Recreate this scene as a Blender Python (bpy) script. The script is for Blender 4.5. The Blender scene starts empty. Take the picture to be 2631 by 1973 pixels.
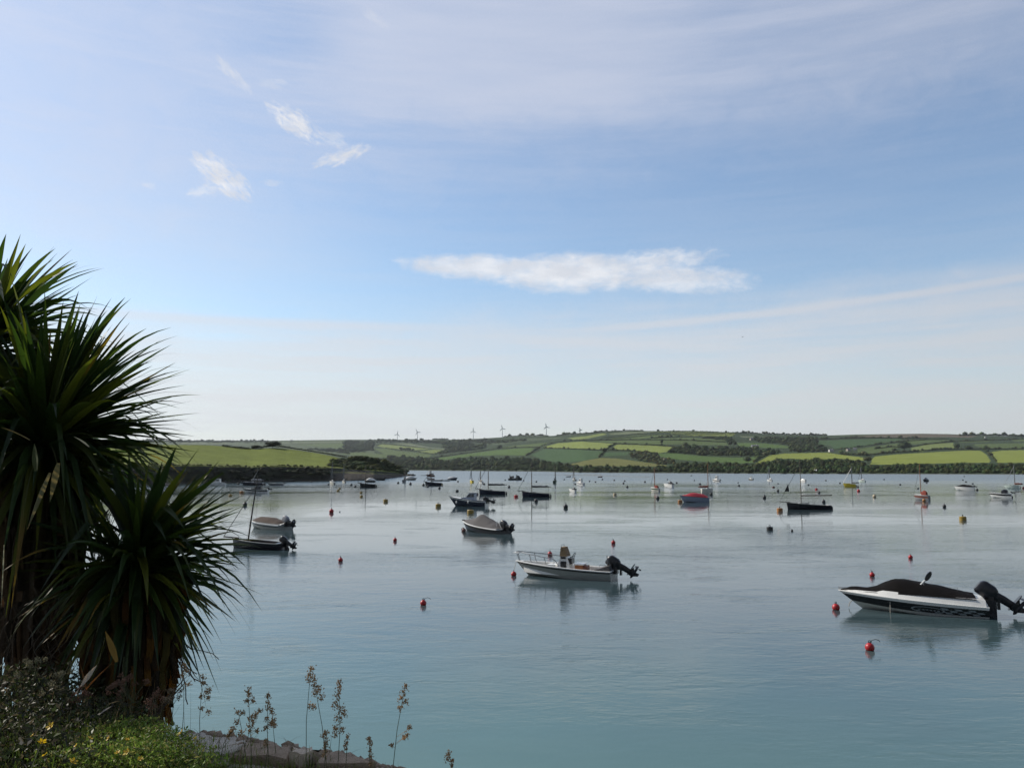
import bpy, math, random
import numpy as np
from mathutils import Vector, Matrix, noise as mnoise
R = math.radians
SC = bpy.context.scene
COL = SC.collection
random.seed(7); RNG = np.random.default_rng(7)

# ------------------------------------------------------------------ camera
HAZE = 0.00004
CAMZ, FPX, PITCH = 5.53, 2130.0, math.atan2(213.5, 2130.0)
cam_d = bpy.data.cameras.new('camera'); cam = bpy.data.objects.new('camera', cam_d); COL.objects.link(cam)
cam.location = (0, 0, CAMZ); cam.rotation_euler = (R(90) + PITCH, 0, 0)
cam_d.sensor_width = 36; cam_d.lens = 36 * FPX / 2631; cam_d.clip_start = 0.05; cam_d.clip_end = 40000
SC.camera = cam
SC.render.resolution_x, SC.render.resolution_y = 1024, 767
SC.view_settings.view_transform = 'Standard'; SC.view_settings.look = 'None'
SC.view_settings.exposure = 0.0; SC.view_settings.gamma = 1
SC.render.engine = 'CYCLES'
SC.cycles.use_denoising = True; SC.cycles.denoising_input_passes = 'RGB'
SC.cycles.max_bounces = 8; SC.cycles.transparent_max_bounces = 6; SC.cycles.volume_bounces = 0
SC.cycles.sample_clamp_indirect = 3.0

def ray(px, py):
    cx = (px - 1315.5) / FPX; cy = (986.5 - py) / FPX
    c, s = math.cos(PITCH), math.sin(PITCH)
    return Vector((cx, c - cy * s, s + cy * c))
def at(px, py, Y):
    d = ray(px, py); k = Y / d.y
    return Vector((d.x * k, Y, CAMZ + d.z * k))
def wat(px, py, z=0.0):
    d = ray(px, py); k = (z - CAMZ) / d.z
    return Vector((d.x * k, d.y * k, z))
def azel(px, py):
    d = ray(px, py).normalized()
    return math.degrees(math.atan2(d.x, d.y)), math.degrees(math.asin(d.z))

# ------------------------------------------------------------------ sun and sky
SUN_AZ, SUN_EL = R(-64), R(36)
sd = Vector((math.sin(SUN_AZ) * math.cos(SUN_EL), math.cos(SUN_AZ) * math.cos(SUN_EL), math.sin(SUN_EL)))
sl = bpy.data.lights.new('sun', 'SUN'); sl.energy = 4.2; sl.angle = R(0.55); sl.color = (1.0, 0.93, 0.82)
so = bpy.data.objects.new('sun', sl); COL.objects.link(so); so.rotation_euler = sd.to_track_quat('Z', 'Y').to_euler()

world = bpy.data.worlds.new('World'); SC.world = world; world.use_nodes = True
class E:
    """tiny expression layer over math nodes"""
    nt = None
    def __init__(s, v): s.v = v
    @staticmethod
    def op(name, *a):
        n = E.nt.nodes.new('ShaderNodeMath'); n.operation = name
        for i, x in enumerate(a):
            if isinstance(x, E): E.nt.links.new(x.v, n.inputs[i])
            else: n.inputs[i].default_value = x
        return E(n.outputs[0])
    def __add__(s, o): return E.op('ADD', s, o)
    __radd__ = __add__
    def __mul__(s, o): return E.op('MULTIPLY', s, o)
    __rmul__ = __mul__
    def __sub__(s, o): return E.op('SUBTRACT', s, o)
    def __rsub__(s, o): return E.op('SUBTRACT', o, s)
    def __truediv__(s, o): return E.op('DIVIDE', s, o)
def sstep(x, a, b):
    n = E.nt.nodes.new('ShaderNodeMapRange'); n.interpolation_type = 'SMOOTHSTEP'
    if a < b: n.inputs[1].default_value, n.inputs[2].default_value = a, b
    else:
        n.inputs[1].default_value, n.inputs[2].default_value = b, a
        n.inputs[3].default_value, n.inputs[4].default_value = 1, 0
    E.nt.links.new(x.v, n.inputs[0]); return E(n.outputs[0])
def vec(x, y, z):
    n = E.nt.nodes.new('ShaderNodeCombineXYZ')
    for i, a in enumerate((x, y, z)):
        if isinstance(a, E): E.nt.links.new(a.v, n.inputs[i])
        else: n.inputs[i].default_value = a
    return E(n.outputs[0])
def nz(v, scale, detail=4, rough=0.5, lac=2.0, dist=0.0):
    n = E.nt.nodes.new('ShaderNodeTexNoise'); E.nt.links.new(v.v, n.inputs['Vector'])
    n.inputs['Scale'].default_value = scale; n.inputs['Detail'].default_value = detail
    n.inputs['Roughness'].default_value = rough; n.inputs['Lacunarity'].default_value = lac
    n.inputs['Distortion'].default_value = dist
    return E(n.outputs[0])
def mixc(f, a, b):
    n = E.nt.nodes.new('ShaderNodeMix'); n.data_type = 'RGBA'
    if isinstance(f, E): E.nt.links.new(f.v, n.inputs[0])
    else: n.inputs[0].default_value = f
    for i, x in ((6, a), (7, b)):
        if isinstance(x, E): E.nt.links.new(x.v, n.inputs[i])
        else: n.inputs[i].default_value = (*x, 1)
    return E(n.outputs[2])

nt = world.node_tree; E.nt = nt; nt.nodes.clear()
out = nt.nodes.new('ShaderNodeOutputWorld'); bg = nt.nodes.new('ShaderNodeBackground')
nt.links.new(bg.outputs[0], out.inputs[0])
sky = nt.nodes.new('ShaderNodeTexSky'); sky.sky_type = 'NISHITA'; sky.sun_disc = False
sky.sun_elevation = SUN_EL; sky.sun_rotation = SUN_AZ
sky.altitude = 0; sky.air_density = 1.0; sky.dust_density = 0.6; sky.ozone_density = 2.2
SKYS = 0.15
bg.inputs[1].default_value = SKYS
tc = nt.nodes.new('ShaderNodeTexCoord')
nrm = nt.nodes.new('ShaderNodeVectorMath'); nrm.operation = 'NORMALIZE'; nt.links.new(tc.outputs['Generated'], nrm.inputs[0])
sp = nt.nodes.new('ShaderNodeSeparateXYZ'); nt.links.new(nrm.outputs[0], sp.inputs[0])
DX, DY, DZ = (E(sp.outputs[i]) for i in range(3))
AZ = E.op('ARCTAN2', DX, DY) * 57.2958
EL = E.op('ARCSINE', DZ) * 57.2958
def line_el(pts):            # elevation (deg) of a line through two pixels, as an expression of AZ
    (a0, e0), (a1, e1) = azel(*pts[0]), azel(*pts[1])
    k = (e1 - e0) / (a1 - a0)
    return AZ * k + (e0 - a0 * k)
P2 = vec(AZ * 0.05, EL * 0.22, 0.0)       # streaky
P3 = vec(AZ * 0.1, EL * 0.16, 3.0)
n1 = nz(P2, 1.6, 6, 0.55); n2 = nz(P3, 3.2, 6, 0.6, dist=0.6); n3 = nz(vec(AZ * 0.35, EL * 0.75, 8.0), 1.0, 7, 0.62)
wob = (n2 - 0.5) * 5.0
# high veil over the top and the left of the view
e1 = EL - line_el([(0, 470), (2631, 60)]) + wob
n5 = nz(vec(AZ * 0.05 + EL * 0.03, EL * 0.45, 41.0), 1.4, 6, 0.6)
veil = sstep(e1, -5.0, 4.0) * (0.30 + 0.5 * sstep(n5, 0.3, 0.72))
midv = sstep(EL - line_el([(700, 292), (2000, 275)]) + (n2 - 0.5) * 1.6, -0.6, 1.8) * sstep(AZ, 19, 4) * sstep(AZ, -16, -9) * 0.6
left = sstep(AZ, -4, -26) * sstep(EL, 8, 17) * (0.3 + 0.6 * n2)
rightthin = sstep(AZ, 2, 25) * sstep(EL + wob, 19, 26) * 0.25
# low veil toward the horizon
l2 = line_el([(1200, 830), (2631, 690)])
n4 = nz(vec(AZ * 0.06 - EL * 0.02, EL * 0.75, 31.0), 1.3, 6, 0.6); s4 = sstep(n4, 0.3, 0.7)
low = sstep(EL - l2 + (n2 - 0.5) * 2.5, 2.0, -2.2) * sstep(AZ, -9, 1) * (0.48 + 0.40 * s4)
l3 = line_el([(260, 806), (1200, 845)])
lowl = sstep(EL - l3 + (n2 - 0.5) * 1.4, 1.3, -1.6) * sstep(AZ, 3, -6) * (0.60 + 0.38 * s4)
dark1 = sstep(E.op('ABSOLUTE', EL - line_el([(420, 868), (900, 866)])), 0.75, 0.0) * sstep(E.op('ABSOLUTE', AZ + 17.5), 8, 1) * 0.22
cl = line_el([(1500, 850), (2631, 712)])
con = sstep(E.op('ABSOLUTE', EL - cl + (n3 - 0.5) * 0.25), 0.42, 0.05) * sstep(AZ, 1, 11) * 0.7
cl2 = line_el([(300, 806), (1100, 842)])
con2 = sstep(E.op('ABSOLUTE', EL - cl2), 0.5, 0.05) * sstep(AZ, 2, -10) * 0.5
st = sstep(E.op('ABSOLUTE', EL - line_el([(1850, 965), (2631, 1000)])), 0.9, 0.1) * sstep(AZ, 10, 18) * 0.2
horiz = sstep(EL, 9, -1) * 0.42
def puff(px, py, wx, wy, amp, slope=0.0, fr=1.0, seed=0.0, hard=0.45, rough=2.6):
    a, e = azel(px, py); kx = FPX * R(1)
    u = (AZ - a); v = (EL - e) - u * slope
    nn = nz(vec(u * 0.9, v * 1.7, seed), 0.75 * fr, 7, 0.62, dist=0.35)
    q = 1.0 - (u * u) / ((wx / kx) ** 2) - (v * v) / ((wy / kx) ** 2) + (nn - 0.5) * rough
    return sstep(q, 0.15, 0.15 + hard + 0.6) * amp
cum = [puff(1230, 686, 260, 40, .85, -0.02, 1, 1.0, .25, 1.2), puff(1480, 700, 340, 62, .9, 0.0, 1, 2.0, .25, 1.1), puff(1730, 716, 250, 48, .8, -0.08, 1.2, 3.5, .4, 1.3),
       puff(1700, 668, 200, 34, .75, 0.02, 1.5, 4.0, .5, 1.6), puff(570, 455, 85, 50, .9, -0.5, 1.8, 5.0, .5), puff(530, 490, 60, 20, .5, 0.2, 1.8, 5.6, .5), puff(760, 318, 85, 38, .9, -0.4, 2.0, 6.0, .5),
       puff(880, 402, 85, 24, .9, 0.35, 2.0, 7.0, .5), puff(600, 195, 60, 22, .5, -0.7, 2.2, 8.0, .5), puff(855, 358, 50, 26, .4, -0.3, 2.2, 8.4, .5), puff(700, 472, 40, 12, .3, 0, 2, 9, .5), puff(385, 478, 22, 10, .4, 0, 2, 9.5, .5), puff(700, 215, 50, 16, .25, 0, 2, 9.9, .5), puff(960, 42, 50, 18, .25, -.4, 2, 10.9, .5)]
cm = cum[0]
for c in cum[1:]: cm = E.op('MAXIMUM', cm, c)
thin = E.op('MAXIMUM', veil, left)
def screen(a, b): return 1.0 - (1.0 - a) * (1.0 - b)
al = screen(screen(screen(thin * 0.8, midv), screen(low, lowl)), screen(screen(con, con2), screen(st, horiz)))
al = E.op('MINIMUM', E.op('MAXIMUM', screen(screen(al, rightthin), 0.10 + 0.10 * s4) - dark1, 0.0), 0.95)
tint = mixc(sstep(EL, 4, 22), (0.72, 0.75, 0.785), (0.60, 0.655, 0.80))
def scl(c, k):
    n = E.nt.nodes.new('ShaderNodeVectorMath'); n.operation = 'SCALE'; nt.links.new(c.v, n.inputs[0])
    if isinstance(k, E): nt.links.new(k.v, n.inputs['Scale'])
    else: n.inputs['Scale'].default_value = k
    return E(n.outputs[0])
def mulc(c, t):
    n = E.nt.nodes.new('ShaderNodeVectorMath'); n.operation = 'MULTIPLY'; nt.links.new(c.v, n.inputs[0]); n.inputs[1].default_value = t
    return E(n.outputs[0])
base = mulc(E(sky.outputs[0]), (0.91, 0.97, 0.985))
side = 1.0 + sstep(AZ, 10, -45) * 0.18 - sstep(AZ, 5, 40) * 0.12
c1 = mixc(al, base, scl(scl(tint, side), 0.95 / SKYS))
grey = nz(vec(AZ * 0.4, EL * 1.2, 20.0), 1.0, 5)
ccol = mixc(sstep(grey, 0.35, 0.7), (0.72, 0.74, 0.79), (0.88, 0.89, 0.92))
c2 = mixc(cm, c1, scl(ccol, 1.0 / SKYS))
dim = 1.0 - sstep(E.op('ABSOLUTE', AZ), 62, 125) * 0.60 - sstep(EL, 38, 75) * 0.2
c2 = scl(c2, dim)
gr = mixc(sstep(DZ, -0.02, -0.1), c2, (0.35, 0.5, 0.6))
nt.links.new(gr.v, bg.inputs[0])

# ------------------------------------------------------------------ helpers
def tag(o, label=None, cat=None, group=None, kind=None):
    if label: o['label'] = label
    if cat: o['category'] = cat
    if group: o['group'] = group
    if kind: o['kind'] = kind
    return o
def empty(name, loc=(0, 0, 0), rz=0.0, scale=1.0):
    o = bpy.data.objects.new(name, None); COL.objects.link(o); o.location = loc; o.rotation_euler = (0, 0, rz)
    o.scale = (scale,) * 3; o.empty_display_size = 0.2
    return o
class MB:
    def __init__(s): s.v = []; s.f = []; s.m = []
    def add(s, vs, fs, m=0):
        b = len(s.v); s.v += [tuple(x) for x in vs]; s.f += [tuple(i + b for i in f) for f in fs]; s.m += [m] * len(fs); return s
    def box(s, c, d, m=0, rz=0.0, taper=1.0):
        x, y, z = d[0] / 2, d[1] / 2, d[2] / 2; vs = []
        for k, t in ((-1, 1.0), (1, taper)):
            for a, b in ((-1, -1), (1, -1), (1, 1), (-1, 1)):
                X, Y = a * x * t, b * y * t
                vs.append((c[0] + X * math.cos(rz) - Y * math.sin(rz), c[1] + X * math.sin(rz) + Y * math.cos(rz), c[2] + k * z))
        return s.add(vs, [(3, 2, 1, 0), (4, 5, 6, 7), (0, 1, 5, 4), (1, 2, 6, 5), (2, 3, 7, 6), (3, 0, 4, 7)], m)
    def tube(s, pts, r, n=6, m=0, cap=True):
        pts = [Vector(p) for p in pts]; rs = r if isinstance(r, (list, tuple)) else [r] * len(pts)
        rings = []; ref = None
        for i, p in enumerate(pts):
            d = (pts[min(i + 1, len(pts) - 1)] - pts[max(i - 1, 0)])
            d = d.normalized() if d.length > 1e-9 else Vector((0, 0, 1))
            if ref is None: ref = Vector((0, 0, 1)) if abs(d.z) < .9 else Vector((1, 0, 0))
            a = d.cross(ref).normalized(); b = a.cross(d).normalized(); ref = b
            rings.append([p + (a * math.cos(2 * math.pi * k / n) + b * math.sin(2 * math.pi * k / n)) * rs[i] for k in range(n)])
        return s.loft(rings, m, cap)
    def loft(s, rings, m=0, cap=True, closed=True):
        n = len(rings[0]); vs = [p for r in rings for p in r]; fs = []
        for i in range(len(rings) - 1):
            for k in range(n if closed else n - 1):
                k2 = (k + 1) % n
                fs.append((i * n + k, i * n + k2, (i + 1) * n + k2, (i + 1) * n + k))
        if cap: fs += [tuple(range(n))[::-1], tuple((len(rings) - 1) * n + k for k in range(n))]
        return s.add(vs, fs, m)
    def ball(s, c, r, m=0, nu=12, nv=8, sq=(1, 1, 1)):
        rings = []
        for j in range(1, nv):
            t = math.pi * j / nv
            rings.append([(c[0] + r * sq[0] * math.sin(t) * math.cos(2 * math.pi * k / nu), c[1] + r * sq[1] * math.sin(t) * math.sin(2 * math.pi * k / nu), c[2] - r * sq[2] * math.cos(t)) for k in range(nu)])
        return s.loft(rings, m)
    def prism(s, prof, y0, y1, m=0, top=None):   # prof: list of (x, z, halfwidth factor)
        a = [(p[0], y0 * (p[2] if len(p) > 2 else 1), p[1]) for p in prof]
        b = [(p[0], y1 * (p[2] if len(p) > 2 else 1), p[1]) for p in prof]
        return s.loft([a, b], m)
def mk(name, mb, mats, parent=None, smooth=True, ang=35):
    me = bpy.data.meshes.new(name); me.from_pydata(mb.v, [], mb.f)
    mats = mats if isinstance(mats, (list, tuple)) else [mats]
    for m in mats: me.materials.append(m)
    if len(mats) > 1: me.polygons.foreach_set('material_index', mb.m)
    me.validate(); me.update()
    if smooth:
        me.polygons.foreach_set('use_smooth', [True] * len(me.polygons)); me.set_sharp_from_angle(angle=R(ang))
    o = bpy.data.objects.new(name, me); COL.objects.link(o)
    if parent: o.parent = parent
    return o
def mesh_np(name, V, F, mats, parent=None, col=None, smooth=False, midx=None):
    """V (n,3), F (m,k) with constant k"""
    me = bpy.data.meshes.new(name); k = F.shape[1]
    me.vertices.add(len(V)); me.vertices.foreach_set('co', V.astype(np.float32).ravel())
    me.loops.add(F.size); me.loops.foreach_set('vertex_index', F.astype(np.int32).ravel())
    me.polygons.add(len(F)); me.polygons.foreach_set('loop_start', np.arange(0, F.size, k, dtype=np.int32))
    for m in (mats if isinstance(mats, (list, tuple)) else [mats]): me.materials.append(m)
    if midx is not None: me.polygons.foreach_set('material_index', midx.astype(np.int32))
    if smooth: me.polygons.foreach_set('use_smooth', np.ones(len(F), dtype=bool))
    me.update(calc_edges=True)
    if col is not None:
        a = me.color_attributes.new('Col', 'FLOAT_COLOR', 'POINT')
        a.data.foreach_set('color', np.concatenate([col, np.ones((len(col), 1))], 1).astype(np.float32).ravel())
    o = bpy.data.objects.new(name, me); COL.objects.link(o)
    if parent: o.parent = parent
    return o

# ------------------------------------------------------------------ materials
MATS = {}
def mat(name, col, rough=0.5, metal=0.0, spec=0.5, var=0.12, scale=6.0, bump=0.0, coat=0.0, trans=0.0, attr=False, coord='Object', bscale=None, tcol=None):
    if name in MATS: return MATS[name]
    m = bpy.data.materials.new(name); m.use_nodes = True; t = m.node_tree; E.nt = t
    b = t.nodes['Principled BSDF']; o = t.nodes['Material Output']
    b.inputs['Roughness'].default_value = rough; b.inputs['Metallic'].default_value = metal
    b.inputs['Specular IOR Level'].default_value = spec; b.inputs['Coat Weight'].default_value = coat
    tcn = t.nodes.new('ShaderNodeTexCoord'); v = E(tcn.outputs[coord])
    n = nz(v, scale, 6, 0.6); f = 1.0 + (n - 0.5) * (var * 3.2)
    if attr:
        a = t.nodes.new('ShaderNodeAttribute'); a.attribute_name = 'Col'; c = E(a.outputs['Color'])
    else:
        a = t.nodes.new('ShaderNodeRGB'); a.outputs[0].default_value = (*col, 1); c = E(a.outputs[0])
    s = t.nodes.new('ShaderNodeVectorMath'); s.operation = 'SCALE'; t.links.new(c.v, s.inputs[0]); t.links.new(f.v, s.inputs['Scale'])
    t.links.new(s.outputs[0], b.inputs['Base Color'])
    if bump:
        bp = t.nodes.new('ShaderNodeBump'); bp.inputs['Distance'].default_value = bump; bp.inputs['Strength'].default_value = 1
        t.links.new(nz(v, bscale or scale * 2, 5, 0.6).v, bp.inputs['Height']); t.links.new(bp.outputs[0], b.inputs['Normal'])
    if trans:
        tr = t.nodes.new('ShaderNodeBsdfTranslucent'); mx = t.nodes.new('ShaderNodeMixShader'); mx.inputs[0].default_value = trans
        if tcol:
            q = t.nodes.new('ShaderNodeVectorMath'); q.operation = 'MULTIPLY'; t.links.new(s.outputs[0], q.inputs[0]); q.inputs[1].default_value = tcol; t.links.new(q.outputs[0], tr.inputs[0])
        else: t.links.new(s.outputs[0], tr.inputs[0])
        t.links.new(b.outputs[0], mx.inputs[1]); t.links.new(tr.outputs[0], mx.inputs[2]); t.links.new(mx.outputs[0], o.inputs[0])
    MATS[name] = m; return m
def paint(name, col, rough=0.3, var=0.06, **k): return mat(name, col, rough=rough, var=var, scale=k.pop('scale', 3.0), coat=k.pop('coat', 0.25), **k)
M_white = paint('white_gelcoat', (0.84, 0.84, 0.81), 0.3, 0.07)
M_cream = paint('cream_gelcoat', (0.76, 0.73, 0.64), 0.35, 0.1)
M_dirty = paint('weathered_gelcoat', (0.33, 0.34, 0.31), 0.45, 0.14)
M_navy = paint('navy_paint', (0.015, 0.02, 0.045), 0.3)
M_black = paint('black_paint', (0.012, 0.012, 0.015), 0.25)
M_dark = paint('dark_hull', (0.02, 0.02, 0.026), 0.35)
M_green = paint('green_paint', (0.02, 0.07, 0.04), 0.35)
M_yellow = paint('yellow_paint', (0.80, 0.62, 0.06), 0.35)
M_red = paint('red_paint', (0.5, 0.03, 0.03), 0.35)
M_blue = paint('blue_grey_gelcoat', (0.28, 0.33, 0.42), 0.3)
M_grey = paint('grey_paint', (0.25, 0.26, 0.28), 0.4)
M_palegr = paint('pale_green_gelcoat', (0.62, 0.72, 0.66), 0.35)
M_brown = mat('red_brown_paint', (0.16, 0.05, 0.03), 0.5, var=.15)
M_wood = mat('varnished_wood', (0.30, 0.11, 0.035), 0.4, var=0.25, scale=20)
M_spar = mat('pale_spar', (0.15, 0.11, 0.075), 0.5, var=0.15, scale=8)
M_alu = mat('aluminium', (0.20, 0.21, 0.22), 0.4, metal=0.3, var=0.05)
M_steel = mat('stainless', (0.26, 0.27, 0.28), 0.25, metal=0.5, var=0.03)
M_cowl = mat('outboard_black', (0.010, 0.011, 0.015), 0.3, coat=0.12, var=0.1)
M_rubber = mat('dark_rubber', (0.02, 0.02, 0.022), 0.6)
M_canvas = mat('grey_canvas', (0.115, 0.11, 0.11), 0.9, spec=.2, var=0.2, scale=5, bump=0.02, bscale=9)
M_bcanvas = mat('black_canvas', (0.008, 0.007, 0.007), 0.85, spec=.1, var=0.3, scale=4, bump=0.015, bscale=8)
M_rcanvas = mat('red_canvas', (0.36, 0.04, 0.06), 0.8, spec=.25, var=0.25, scale=5, bump=0.02, bscale=8)
M_tan = mat('tan_canvas', (0.24, 0.17, 0.10), 0.85, spec=.2, var=0.45, scale=7, bump=0.02)
M_brcanvas = mat('brick_red_canvas', (0.24, 0.06, 0.045), 0.85, spec=.2, var=0.3, scale=5)
M_glass = mat('smoked_glass', (0.02, 0.03, 0.035), 0.05, spec=.8, var=0.0)
M_pglass = mat('pale_glass', (0.22, 0.27, 0.30), 0.08, spec=.8, var=0.0)
M_rope = mat('rope', (0.45, 0.43, 0.38), 0.9)
M_drope = mat('dark_rope', (0.03, 0.035, 0.04), 0.9)
M_interior = mat('non_slip_deck', (0.42, 0.40, 0.38), 0.7, var=0.15, scale=8)
M_floor = mat('timber_floor', (0.33, 0.24, 0.14), 0.7, var=0.25, scale=12)
BUOY = {'red': paint('buoy_red', (0.42, 0.012, 0.016), 0.4, 0.25, scale=5), 'black': paint('buoy_black', (0.02, 0.02, 0.022), 0.5, 0.3), 'yellow': paint('buoy_yellow', (0.30, 0.20, 0.03), 0.5, 0.3),
        'orange': paint('buoy_orange', (0.34, 0.15, 0.04), 0.5, 0.3), 'white': paint('buoy_white', (0.7, 0.7, 0.66), 0.5, 0.2), 'cream': paint('buoy_cream', (0.5, 0.42, 0.28), 0.5, 0.3)}
M_weedband = mat('weed_growth', (0.018, 0.022, 0.012), 0.8)


# ------------------------------------------------------------------ water
def water_material():
    m = bpy.data.materials.new('estuary_water'); m.use_nodes = True; t = m.node_tree; E.nt = t
    b = t.nodes['Principled BSDF']
    b.inputs['IOR'].default_value = 1.33; b.inputs['Specular IOR Level'].default_value = 0.5
    tcn = t.nodes.new('ShaderNodeTexCoord'); P = E(tcn.outputs['Object'])
    s = t.nodes.new('ShaderNodeSeparateXYZ'); t.links.new(P.v, s.inputs[0]); X, Y = E(s.outputs[0]), E(s.outputs[1])
    patch = nz(vec(X * 0.03, Y * 0.02, 1.0), 1.0, 4, 0.55, dist=0.8)
    big = nz(vec(X * 0.006, Y * 0.03, 4.0), 1.0, 5, 0.6, dist=1.0)
    # shallow sandy water near the bank, deeper and greener farther out
    rg = 0.035 + sstep(Y + (patch - 0.5) * 160.0, 130.0, 420.0) * 0.20; t.links.new(rg.v, b.inputs['Roughness'])
    depth = sstep(Y + X * 0.35 + (patch - 0.5) * 26.0, 6.0, 40.0)
    c = mixc(depth, (0.112, 0.208, 0.188), (0.042, 0.066, 0.076))
    fine = nz(vec(X * 0.5, Y * 1.3, 9.0), 1.0, 5, 0.6)
    c = mixc(sstep(fine, 0.35, 0.8) * 0.20, c, (0.05, 0.13, 0.135))
    t.links.new(c.v, b.inputs['Base Color'])
    w1 = nz(vec(X * 0.55, Y * 1.0, 0.0), 1.0, 3, 0.5, dist=0.5)
    w2 = nz(vec(X * 1.9, Y * 4.2, 5.0), 1.0, 4, 0.55, dist=0.4)
    w3 = nz(vec(X * 7.0, Y * 15.0, 2.0), 1.0, 3, 0.6)
    amp = sstep(big, 0.42, 0.62) * 1.1 + 0.25 + sstep(patch, 0.5, 0.7) * 0.8 + sstep(nz(vec(X * 0.10, Y * 0.28, 12.0), 1.0, 4, 0.6, dist=1.2), 0.5, 0.68) * 1.0
    far = 1.0 - sstep(Y, 40.0, 110.0) * 0.35 + sstep(Y + (patch - 0.5) * 140.0, 140.0, 330.0) * 2.0
    h = ((w1 - 0.5) * 0.018 + (w2 - 0.5) * 0.0095 + (w3 - 0.5) * (0.0020 * sstep(Y, 120.0, 50.0))) * amp * far
    bp = t.nodes.new('ShaderNodeBump'); bp.inputs['Distance'].default_value = 1.0; bp.inputs['Strength'].default_value = 1.0
    t.links.new(h.v, bp.inputs['Height']); t.links.new(bp.outputs[0], b.inputs['Normal'])
    return m
xs = np.linspace(-4800, 4800, 25); ys = np.concatenate([[-600, -100], np.linspace(0, 5200, 27)])
V = np.array([(x, y, 0.0) for y in ys for x in xs]); nx = len(xs)
F = np.array([(j * nx + i, j * nx + i + 1, (j + 1) * nx + i + 1, (j + 1) * nx + i) for j in range(len(ys) - 1) for i in range(nx - 1)])
water = tag(mesh_np('water', V, F, water_material()), kind='structure')

# ------------------------------------------------------------------ terrain, laid out as survey columns (azimuth) and rows (depth)
def I(px, pts):
    a = np.array(pts, float); return np.interp(px, a[:, 0], a[:, 1])
def IS(px, pts, w=24):
    return sum(I(np.asarray(px) + o, pts) for o in np.linspace(-w, w, 9)) / 9
def rays(px, py):
    cx = (px - 1315.5) / FPX; cy = (986.5 - py) / FPX; c, s = math.cos(PITCH), math.sin(PITCH)
    return cx / (c - cy * s), (s + cy * c) / (c - cy * s)      # x/y , (z-cam)/y
def reg(ox, oy, k, pts): return [(ox + x / k, oy + y / k) for x, y in pts]
A = lambda *p: reg(300, 1060, 3.687, p)
B = lambda *p: reg(900, 1060, 3.687, p)
C = lambda *p: reg(1500, 1060, 3.687, p)
D = lambda *p: reg(2031, 1060, 3.687, p)
SHORE = [(-900, 1206), (0, 1206.5), (900, 1208), (1060, 1208.8), (1400, 1211.5), (1500, 1214.3), (1800, 1216), (2031, 1217.3), (2631, 1218.9), (3500, 1220)]
RIDGE = [(-900, 1131), (0, 1131), (400, 1130), (480, 1133), (560, 1133), (640, 1133), (760, 1131)] + B((0, 256), (300, 256), (700, 258), (1000, 256), (1250, 245), (1450, 232), (1650, 218), (1850, 222), (2000, 216), (2212, 200)) + C((200, 182), (450, 172), (700, 174), (1000, 174), (1400, 188), (1700, 202), (2212, 216)) + D((350, 216), (620, 207), (900, 203), (1250, 199), (1500, 203), (1800, 216), (2212, 226)) + [(3500, 1125)]
DR = [(-900, 4300), (900, 4300), (1250, 3800), (1500, 2600), (1700, 2300), (2000, 2500), (2631, 2700), (3500, 2700)]
def dshore(px): return CAMZ / -rays(px, I(px, SHORE))[1]
def hill_depth(px, py):
    s, r = I(px, SHORE), I(px, RIDGE); t = np.clip((s - py) / (s - r), 0, 1)
    d0, d1 = dshore(px), I(px, DR)
    return d0 * (d1 / d0) ** (t ** 0.9) * (1 + 0.01 * np.sin(px * .02 + py * .3) * t)
def hill(px, py):
    py = max(py, float(I(px, RIDGE)) + .4)
    y = hill_depth(px, py); a, b = rays(px, py); return Vector((a * y, y, max(CAMZ + b * y, -1.0)))
def inpoly(px, py, poly):
    r = np.zeros(np.shape(px), bool); n = len(poly); j = n - 1
    for i in range(n):
        xi, yi = poly[i]; xj, yj = poly[j]
        c = ((yi > py) != (yj > py)) & (px < (xj - xi) * (py - yi) / (yj - yi + 1e-12) + xi); r ^= c; j = i
    return r
LT, LT2, BR = (0.185, 0.225, 0.055), (0.16, 0.20, 0.06), (0.20, 0.235, 0.045)
GR, MI, DK, OL, GY, MOOR, FAR = (0.075, 0.125, 0.03), (0.08, 0.115, 0.035), (0.05, 0.092, 0.033), (0.13, 0.135, 0.04), (0.13, 0.155, 0.085), (0.12, 0.10, 0.07), (0.07, 0.095, 0.045)
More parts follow.
